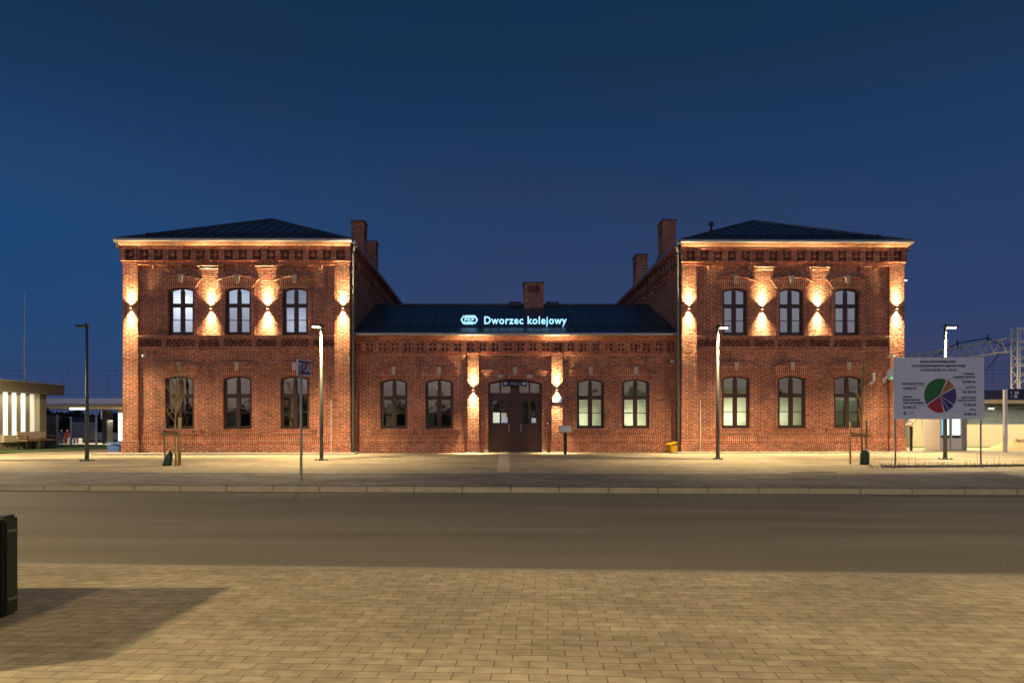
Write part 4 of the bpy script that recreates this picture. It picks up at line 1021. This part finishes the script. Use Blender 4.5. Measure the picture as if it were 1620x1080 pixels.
# ------------------------------------------------------------------ bed edge and weeds at right
q = MB(); rnd = random.Random(5)
def edge_pt(px): return gy(px, 739.6+1.0*sin(px*.01), 19)
pts = [edge_pt(px)+Vector((0, 0, .015)) for px in range(1395, 1660, 12)]
q.tube(pts, .045, 6); tag(q.build('bed_edging', 'clinker'), kind='structure')
q = MB()
for i in range(520):
    px = rnd.uniform(1370, 1640); py = rnd.gauss(739.2, 1.6); g0 = gy(px, py, 19); h = abs(rnd.gauss(0, .045))+.02+(.28 if rnd.random() < .015 else 0)
    a_ = rnd.uniform(0, 6.28); w_ = .008; d = Vector((cos(a_), sin(a_), 0))*w_; t_ = Vector((rnd.uniform(-.04, .04), rnd.uniform(-.04, .04), h))
    q.face([g0-d, g0+d, g0+d*.3+t_, g0-d*.3+t_])
tag(q.build('weeds', 'weed'), 'dry weeds along the bed edging', 'weeds', kind='stuff')

# ------------------------------------------------------------------ pavilion at left
PV = empty('pavilion', (-21.3, 28, GZ), 0, label='low concrete pavilion with glowing slots at the left edge', cat='pavilion')
def lz(z): return z-GZ
zt_, zb_ = 3.30, 2.86
sl = MB().box(-9, .36, -6, 5.0, lz(zb_), lz(zt_)).build('roof_slab', 'pav_concrete', PV, bevel=.01)
MB().box(-9.02, .38, -6.02, 5.02, lz(zt_)+.002, lz(zt_)+.05).build('roof_trim', 'light_steel', PV)
MB().box(-8, -.25, -5, 3.75, -.1, lz(zb_)).build('wall', 'pav_concrete', PV)
MB().box(-.30, .0, 3.78, 4.25, -.1, lz(zb_)).build('end_pillar', 'pav_concrete', PV)
def yv(px): return -21.3/((px-CX)/FPX)-28
for i, (a_, b_) in enumerate(((-8, 6), (13, 21.3), (27, 34.5), (41, 48.5), (55, 63.5))):
    MB().box(-.249, -.245, yv(a_), yv(b_), .62, lz(zb_)).build('light_slot', 'panel_lit' if i < 4 else 'panel_lit_dim', PV)
for i, (a_, b_) in enumerate(((6, 13), (20.8, 27), (34.5, 41), (48.5, 55))):
    MB().box(-.24, -.225, yv(a_), yv(b_), -.1, lz(zb_)).build('fin', 'pav_concrete', PV)
MB().box(-.24, -.06, yv(9), yv(62), .35, .66).build('sill_wall', 'limestone', PV)
light('pavilion_light', 'AREA', (.1, 1.0, lz(zb_)-.03), 40, (1, .88, .60), PV, (0, 0, 0), shape='RECTANGLE', size=.15, size_y=5)
# bench before the pavilion
def bench(x, y, rz, L_, name, label, m='dark_steel'):
    r = empty(name, (x, y, GZ), rz, label=label, cat='bench')
    MB().box(-.22, .22, -L_/2, L_/2, .40, .45).build('seat', 'wood' if m == 'dark_steel' else m, r); MB().box(-.24, -.20, -L_/2, L_/2, .5, .80).build('backrest', 'limestone' if m == 'dark_steel' else m, r)
    for s in (-1, 0, 1):
        q = MB(); y_ = s*(L_/2-.05); q.box(-.22, -.17, y_-.03, y_+.03, 0, .45); q.box(.17, .22, y_-.03, y_+.03, 0, .45)
        if s: q.box(-.22, .22, y_-.03, y_+.03, .60, .63); q.box(.19, .22, y_-.03, y_+.03, .45, .6)
        q.build('leg', m, r)
bench(-20.9, 31.0, 0, 1.9, 'bench', 'dark framed bench under the glowing slots of the pavilion')
# grass verge
q = MB(); q.face([(x_, y_, GZ+.02) for x_, y_ in ((-34, 26.6), (-19.4, 26.6), (-18.3, 29), (-18.0, 33), (-18.2, 38), (-34, 38))])
tag(q.build('grass_verge', 'grass'), kind='structure')
q = MB(); q.face([(15.5, 31.6, GZ+.02), (34, 31.6, GZ+.02), (34, 36, GZ+.02), (15.5, 36, GZ+.02)])
o = tag(q.build('grass_strip', 'grass'), kind='structure')

# ------------------------------------------------------------------ platform canopy at left (distance 54)
def Pt(px, py, Y=54): return at(px, py, Y)
PC = empty('platform_canopy', (-34, 54, 0), 0, label='long flat platform canopy behind the pavilion with a glowing tube', cat='canopy')
def lb(mb, px0, px1, py0, py1, Y, y0, y1, org):
    a_, b_ = at(px0, py0, Y), at(px1, py1, Y); mb.box(a_.x-org[0], b_.x-org[0], y0, y1, b_.z-org[2], a_.z-org[2]); return mb
og = (-34, 54, 0)
lb(MB(), 20, 260, 628, 636.5, 54, 0, .3, og).build('fascia', 'canopy_edge', PC)
q = MB(); a_, b_ = at(20, 637, 54), at(260, 637, 54); q.box(a_.x+34, b_.x+34, .02, 6, a_.z-.01-.25, a_.z-.002); q.build('soffit', 'soffit', PC)
lb(MB(), 107.5, 130, 643.0, 645.6, 54, .2, .4, og).build('tube_lamp', 'tube_lit', PC)
lb(MB(), 155.5, 163.5, 647, 704, 54, .5, 1.3, og).build('pillar', 'black', PC)
lb(MB(), 130, 136, 646, 660, 54, 2.5, 3.2, og).build('duct', 'canopy_edge', PC)
light('canopy_light', 'AREA', (6, 1.5, 1.9), 900, (1, .85, .55), PC, shape='RECTANGLE', size=10, size_y=.3)
q = MB(); a_ = at(72, 702, 50); q.box(-45, -14, 50.5, 64, -.05, .02); tag(q.build('platform', 'concrete'), kind='structure')
lb(MB(), 72, 90, 655, 709, 36, 0, .15, (0, 36, 0)).build('x', 'x') if False else None
def thing1(name, label, cat, loc, **k): return empty(name, loc, 0, label=label, cat=cat, **k)
SW = thing1('screen_wall', 'dark screen wall between the pavilion and a white post', 'wall', (-23.5, 35.2, GZ))
og2 = (-23.5, 35.2, GZ); lb(MB(), 71, 90, 655, 709, 35.2, 0, .12, og2).build('panel', 'pav_concrete', SW); lb(MB(), 89.6, 92.2, 654, 708, 35.2, -.05, .04, og2).build('post', 'white', SW)
NB = thing1('timetable_case', 'grey timetable panel with a dark blue header on white posts', 'notice board', (-26, 40, .352)); og3 = (-26, 40, .352)
lb(MB(), 113.5, 152, 665.5, 691, 40, 0, .06, og3).build('panel', 'grey_panel', NB); lb(MB(), 113.5, 152, 658, 665.2, 40, -.01, .06, og3).build('header', 'navy', NB)
for px in (112.5, 152.5): lb(MB(), px-1.3, px+1.3, 657.5, 706, 40, -.03, .03, og3).build('post', 'white', NB)
MS = thing1('mast', 'tall thin white mast rising behind the pavilion roof', 'mast', at(39.5, 700, 44)*Vector((1, 1, 0)) if False else (at(39.5, 700, 44).x, 44, 0))
h = at(39.5, 459, 44).z; MB().tube([(0, 0, 0), (0, 0, h*.7), (0, 0, h*.72), (0, 0, h)], [.07, .055, .035, .02], 8).build('pole', 'white', MS)
MB().lathe([(.12, 0), (.12, .05)], (0, 0, h*.7), 8).build('collar', 'white', MS)
# far fence wall
FW = thing1('far_wall', 'pale low wall on the far side of the platform', 'wall', (-34, 75, 0)); lb(MB(), 60, 195, 682, 700, 75, 0, .2, (-34, 75, 0)).build('panel', 'concrete', FW)
RL = thing1('railing', 'thin dark railing on the platform left of the building', 'railing', (-32, 58, 0))
q = MB()
for px in range(138, 192, 6): lb(q, px, px+.6, 691, 702, 58, 0, .03, (-32, 58, 0))
lb(q, 138, 190, 690.4, 691.4, 58, 0, .03, (-32, 58, 0)); q.build('rails', 'dark_steel', RL)
# lit display at the building's left end
LD = thing1('lit_display', 'narrow glowing white display case at the left end of the building', 'display case', at(190, 716, 28.4)*1.0); LD.location.z = GZ
ogd = tuple(LD.location); lb(MB(), 186, 194, 645, 716, 28.4, 0, .10, ogd).build('case', 'dark_steel', LD); lb(MB(), 187.6, 193.6, 651.5, 696, 28.4, -.02, -.001, ogd).build('screen', 'poster_lit', LD)
# seated people on the platform
def person(loc, rz, coat, label):
    r = empty('person', loc, rz, label=label, cat='person'); r.scale = (.84,)*3
    me = bpy.data.meshes.new('body'); bm = bmesh.new(); ls = bm.verts.layers.skin.verify()
    J = {}
    def V(n, x, y, z, rx, ry=None): v = bm.verts.new((x, y, z)); v[ls].radius = (rx, ry or rx); J[n] = v; return v
    V('pel', 0, 0, .52, .15); v = J['pel']; v[ls].use_root = True
    V('bel', 0, -.02, .68, .14, .12); V('che', 0, -.04, .90, .17, .12); V('nk', 0, -.05, 1.07, .055); V('hd0', 0, -.07, 1.15, .07); V('hd', 0, -.08, 1.25, .095); V('ht', 0, -.07, 1.34, .06)
    E = [('pel', 'bel'), ('bel', 'che'), ('che', 'nk'), ('nk', 'hd0'), ('hd0', 'hd'), ('hd', 'ht')]
    for s, n in ((-1, 'l'), (1, 'r')):
        V('hp'+n, s*.10, -.06, .50, .095); V('kn'+n, s*.12, -.46, .50, .065); V('an'+n, s*.12, -.48, .09, .045); V('to'+n, s*.13, -.64, .045, .04)
        V('sh'+n, s*.18, -.04, 1.00, .065); V('el'+n, s*.24, -.14, .74, .048); V('wr'+n, s*.10, -.34, .66, .034); V('ha'+n, s*.06, -.42, .64, .038)
        E += [('pel', 'hp'+n), ('hp'+n, 'kn'+n), ('kn'+n, 'an'+n), ('an'+n, 'to'+n), ('che', 'sh'+n), ('sh'+n, 'el'+n), ('el'+n, 'wr'+n), ('wr'+n, 'ha'+n)]
    for a_, b_ in E: bm.edges.new((J[a_], J[b_]))
    bm.to_mesh(me); bm.free(); o = bpy.data.objects.new('body', me); COL.objects.link(o); o.parent = r
    o.modifiers.new('skin', 'SKIN'); s_ = o.modifiers.new('sub', 'SUBSURF'); s_.levels = s_.render_levels = 2; me.materials.append(M[coat])
    MB().lathe([(.05, -.115), (.088, -.05), (.094, .02), (.07, .09), (.02, .12)], (0, -.095, 1.245), 14).build('face', 'skin', r, smooth=True)
    MB().lathe([(.10, -.06), (.112, .02), (.09, .10), (.03, .135)], (0, -.06, 1.265), 14).build('hair', 'hair', r, smooth=True)
    return r
def wbench(px0, px1, label):
    a_, b_ = at(px0, 702, 57), at(px1, 702, 57); r = empty('platform_bench', (a_.x, 57, 0.02), 0, label=label, cat='bench'); w_ = b_.x-a_.x
    MB().box(0, w_, -.25, .22, .40, .46).build('seat', 'plastic_white', r); MB().box(0, w_, .22, .26, .46, .8).build('backrest', 'plastic_white', r)
    for x in (0, w_/2, w_-.06): MB().box(x, x+.07, -.24, .22, 0, .4).build('leg', 'plastic_white', r)
    return r
wbench(94, 110.5, 'white platform bench with two people sitting on it'); wbench(116, 127.5, 'empty white platform bench behind the timetable panel')
pa = at(99, 702, 57); person((pa.x, 56.95, .02), 0, 'dark_coat', 'person in dark clothes sitting on the platform bench'); pa = at(107, 702, 57); person((pa.x, 57.0, .02), .2, 'red_coat', 'person in a red jacket sitting on the platform bench')

# ------------------------------------------------------------------ right side: shelter wall, kiosk, posts, sand
SB = thing1('platform_building', 'long beige platform building with a glass band at the right edge', 'building', (22, 33, GZ)); os_ = (22, 33, GZ)
def rb2(px0, px1, py0, py1, Y, y0, y1, name, m, par=SB, o=os_): return lb(MB(), px0, px1, py0, py1, Y, y0, y1, o).build(name, m, par)
rb2(1440, 1760, 673, 712, 33, 0, .25, 'wall', 'beige_wall'); rb2(1555, 1760, 634, 640, 33, 0, .3, 'lintel', 'beige_wall'); rb2(1440, 1528, 628, 672.8, 33, .02, .25, 'wall', 'beige_wall')
rb2(1528, 1760, 619, 633.5, 33, -.15, 3, 'fascia', 'navy'); rb2(1440, 1760, 636, 712, 33, 3, 3.2, 'rear_wall', 'grey_panel')
wf = rb2(1528, 1760, 640.2, 641.5, 33, .0, .1, 'window_frame', 'dark_steel'); 
for px in (1528, 1589, 1650, 1710): rb2(px, px+2.2, 641.5, 671, 33, .0, .1, 'window_frame', 'dark_steel')
rb2(1528, 1760, 671, 672.8, 33, .0, .1, 'window_frame', 'dark_steel')
gl = MB(); lb(gl, 1530, 1760, 641.5, 671, 33, .05, .06, os_); gl.build('pane', 'glass', SB)
for px in (1571, 1575.5): rb2(px, px+3, 652.6, 654, 33, 1.5, 1.6, 'tube_lamp', 'tube_lit')
rb2(1601, 1608, 646, 647.4, 33, 1.5, 1.6, 'tube_lamp', 'tube_lit')
light('shelter_light', 'AREA', (2.5, 1.6, 1.95), 260, (1, .93, .75), SB, shape='RECTANGLE', size=6, size_y=.3)
for px in (1444, 1458.5, 1474.5, 1476): rb2(px, px+.7, 664, 690, 33, -.012, 0.01, 'panel_joint', 'grey_panel') if px != 1476 else None
for px in (1445.5, 1472.5): rb2(px, px+4.6, 655, 713, 30.5, 0, .12, 'pillar', 'white')
rb2(1478, 1486, 664.5, 674, 33, -.02, .01, 'small_window', 'dark_steel'); rb2(1443.8, 1445.8, 664, 672, 32.9, -.05, .0, 'wall_lamp', 'dark_steel')
light('wall_fill', 'AREA', (1, -1.8, 2.9), 1400, (1, .80, .46), SB, (radians(-25), 0, 0), shape='RECTANGLE', size=14, size_y=.3)  # fill light added to brighten the beige wall, no fixture behind it
KI = thing1('ticket_kiosk', 'white kiosk with two glowing blue-white screens below the pie chart board', 'kiosk', (at(1505, 713, 28.6).x, 28.6, GZ)); ok_ = (KI.location.x, 28.6, GZ)
rb2(1487, 1521.5, 655, 713.5, 28.6, 0, 1.1, 'cabinet', 'white', KI, ok_); rb2(1521.7, 1530, 655, 714, 28.6, .01, 1.1, 'side_panel', 'grey_panel', KI, ok_)
rb2(1502.7, 1504.4, 655, 713.5, 28.6, -.012, -.002, 'joint', 'grey_panel', KI, ok_)
rb2(1489.5, 1493, 657, 690, 28.6, -.02, -.001, 'screen', 'poster_blue', KI, ok_); rb2(1493.2, 1500.5, 657, 690, 28.6, -.02, -.001, 'screen', 'poster_lit', KI, ok_); rb2(1507, 1518.5, 657, 690, 28.6, -.02, -.001, 'screen', 'poster_lit', KI, ok_)
rb2(1489, 1501, 690.2, 694, 28.6, -.05, -.001, 'shelf', 'black', KI, ok_); rb2(1506.8, 1518.8, 690.2, 694, 28.6, -.05, -.001, 'shelf', 'black', KI, ok_)
DS = thing1('direction_sign', 'dark blue direction sign on a white post by the sand heap', 'sign', (at(1592, 716, 27).x, 27, GZ)); od = (DS.location.x, 27, GZ)
rb2(1589.6, 1594.2, 618.5, 716.5, 27, 0, .11, 'post', 'white', DS, od); pn2 = rb2(1594.4, 1680, 617, 634.5, 27, .02, .09, 'panel', 'navy', DS, od)
rb2(1594.4, 1680, 634.6, 636, 27, .02, .09, 'panel_edge', 'light_steel', DS, od)
q = MB()
for x0, x1, y0, y1 in ((1599, 1602.5, 622.5, 623.3), (1600.3, 1601.1, 620.5, 625.2), (1606, 1608.6, 620.8, 625.3), (1609.6, 1612, 620.8, 625.3), (1599, 1602.5, 628.3, 629.1), (1600.3, 1601.1, 626.3, 631), (1605, 1610, 626.6, 631.2)):
    a_, b_ = at(x0, y0, 27), at(x1, y1, 27); q.box(a_.x-od[0], b_.x-od[0], .015, .019, b_.z-GZ, a_.z-GZ)
q.build('pictogram', 'sheet_white', pn2)
# sand heap
q = MB(); rnd = random.Random(2); c0 = at(1612, 713, 29); n = 40; m_ = 14; R_ = 1.05
rings = []
for j in range(m_+1):
    f = j/m_; rings.append([q.b.verts.new((R_*1.25*f*cos(2*pi*i/n)*(1+.08*sin(3*i*2*pi/n+1)+.04*sin(7*i*2*pi/n)), R_*f*sin(2*pi*i/n), max(-.02, .44*(1-f)**1.05*(1+.15*sin(i*2*pi/n*2+2))+rnd.uniform(-.012, .012)))) for i in range(n)])
for v_ in rings[0]: v_.co = (0, 0, .44)
for a_, b_ in zip(rings, rings[1:]):
    for i in range(n): q.b.faces.new((a_[i], a_[(i+1) % n], b_[(i+1) % n], b_[i]))
bmesh.ops.remove_doubles(q.b, verts=q.b.verts, dist=1e-4)
o = q.build('sand_heap', 'sand', smooth=True); o.location = (c0.x, 29.0, GZ); tag(o, 'heap of yellow sand beside the white sign post', 'sand heap')

# ------------------------------------------------------------------ gantry behind on the right
GT = thing1('catenary_gantry', 'steel lattice gantry over the tracks behind the white board', 'gantry', (36.6, 50, 0))
def lattice(mb, p, q_, w, h, n, r=.035, diag=.022):
    """box truss from p to q_, w sideways, h vertical (in local axes)"""
    p, q_ = Vector(p), Vector(q_); d = (q_-p)
    if abs(d.z) > abs(d.y): A, C = Vector((w/2, 0, 0)), Vector((0, h/2, 0))
    else: A, C = Vector((w/2, 0, 0)), Vector((0, 0, h/2))
    cs = [A+C, A-C, -A-C, -A+C]
    for c_ in cs: mb.tube([p+c_, q_+c_], r, 4)
    for i in range(n):
        a_ = p+d*i/n; b_ = p+d*(i+1)/n
        for k_ in range(4):
            c1, c2 = cs[k_], cs[(k_+1) % 4]
            if i % 2: c1, c2 = c2, c1
            mb.tube([a_+c1, b_+c2], diag, 4)
ct = at(1612, 521, 50).z; xc = at(1612, 521, 50).x-36.6
q = MB(); lattice(q, (xc, 0, 0), (xc, 0, ct), .62, .62, 14, .05, .022)
for z in (ct-.03, ct-1.0, ct-2.7, ct-4.4): q.box(xc-.33, xc+.33, -.34, -.26, z-.1, z+.03)
q.build('column', 'galv', GT)
zt2, zb2 = at(1600, 536, 50).z, at(1600, 557, 50).z
q = MB(); lattice(q, (0.0, .4, (zt2+zb2)/2), (0.0, 36, (zt2+zb2)/2), .6, zt2-zb2, 56, .05, .026); q.build('truss', 'galv', GT)
q = MB(); q.tube([(xc, 0, zt2-.3), (-.1, 1, zt2-.5), (-.2, 2.5, zt2+.3), (-.25, 6, zt2+.3), (-.25, 9, zt2-.5), (-.3, 13, zt2-1.2)], .04, 5)
for y_ in (2.5, 6): q.tube([(-.2, y_, zt2-.1), (-.2, y_, zt2+.6)], .05, 6)
q.tube([(-.2, 1.2, zb2+.1), (-.6, 1.2, zb2-.6), (-1.0, 1.4, zb2-1.2), (-1.4, 1.4, zb2-1.3), (-1.3, 1.5, zb2-2.6)], .035, 5)
q.build('cable', 'black', GT)
# masts and overhead wires
def wire(Y, py_list, label, x0=-80, x1=80):
    r = empty('overhead_wires', (0, Y, 0), 0, label=label, cat='wires', group=None)
    for py in py_list:
        z = at(800, py, Y).z; pts = [(x0+(x1-x0)*i/32, 0, z+.15*abs(((i % 8)-4)/4)**2) for i in range(33)]
        MB().tube(pts, .012, 4).build('wire', 'dark_steel', r)
    q = MB(); z0, z1 = at(800, py_list[0], Y).z, at(800, py_list[1], Y).z
    for i in range(-18, 19): q.tube([(i*4.2, .0, z1), (i*4.2, 0, z0+.05)], .01, 3)
    q.build('droppers', 'dark_steel', r)
wire(60, (580, 594), 'nearest pair of overhead railway wires crossing the sky behind the pavilion')
wire(72, (604, 613), 'lower farther pair of overhead railway wires behind the platform canopy')
wire(66, (587, 625), 'middle pair of overhead railway wires seen right of the white board')
# ------------------------------------------------------------------ far trees (stuff)
q = MB(); rnd = random.Random(11)
def clump(x, y, h, w, n):
    for _ in range(n):
        a_ = rnd.gauss(0, .38)*w; b_ = rnd.gauss(0, .3)*w; z = h*(1-abs(rnd.gauss(0, .32))) ; z = max(.1, z*(1-.35*(a_/w)**2*4*.4)); s = rnd.uniform(.15, .5)
        c_ = Vector((x+a_, y+b_, z)); u_ = Vector((rnd.uniform(-1, 1), rnd.uniform(-1, 1), rnd.uniform(-1, 1)))*s; w_ = Vector((rnd.uniform(-1, 1), rnd.uniform(-1, 1), rnd.uniform(-1, 1)))*s
        q.face([c_-u_, c_+w_, c_+u_, c_-w_])
for i in range(46): clump(-120+i*3.1+rnd.uniform(-1, 1), 118+rnd.uniform(-4, 4), rnd.uniform(2.6, 4.6), 4.5, 260)
q.box(-150, 30, 124, 125, 0, 2.6)
for i in range(26): clump(45+i*3.1+rnd.uniform(-1, 1), 118+rnd.uniform(-4, 4), rnd.uniform(2.6, 4.6), 4.5, 160)
tag(q.build('distant_trees', 'dark_green'), 'dark line of trees beyond the tracks', 'trees', kind='stuff')
# tree line across the street behind the viewer, seen only mirrored in the windows
q = MB()
for i in range(60): clump(-75+i*2.6+rnd.uniform(-1, 1), -38+rnd.uniform(-3, 3), rnd.uniform(3.0, 6.6), 4.0, 220)
q.box(-85, 85, -44, -43.5, 0, 2.5)
tag(q.build('street_trees', 'dark_green'), 'row of trees across the street mirrored in the windows', 'trees', kind='stuff')
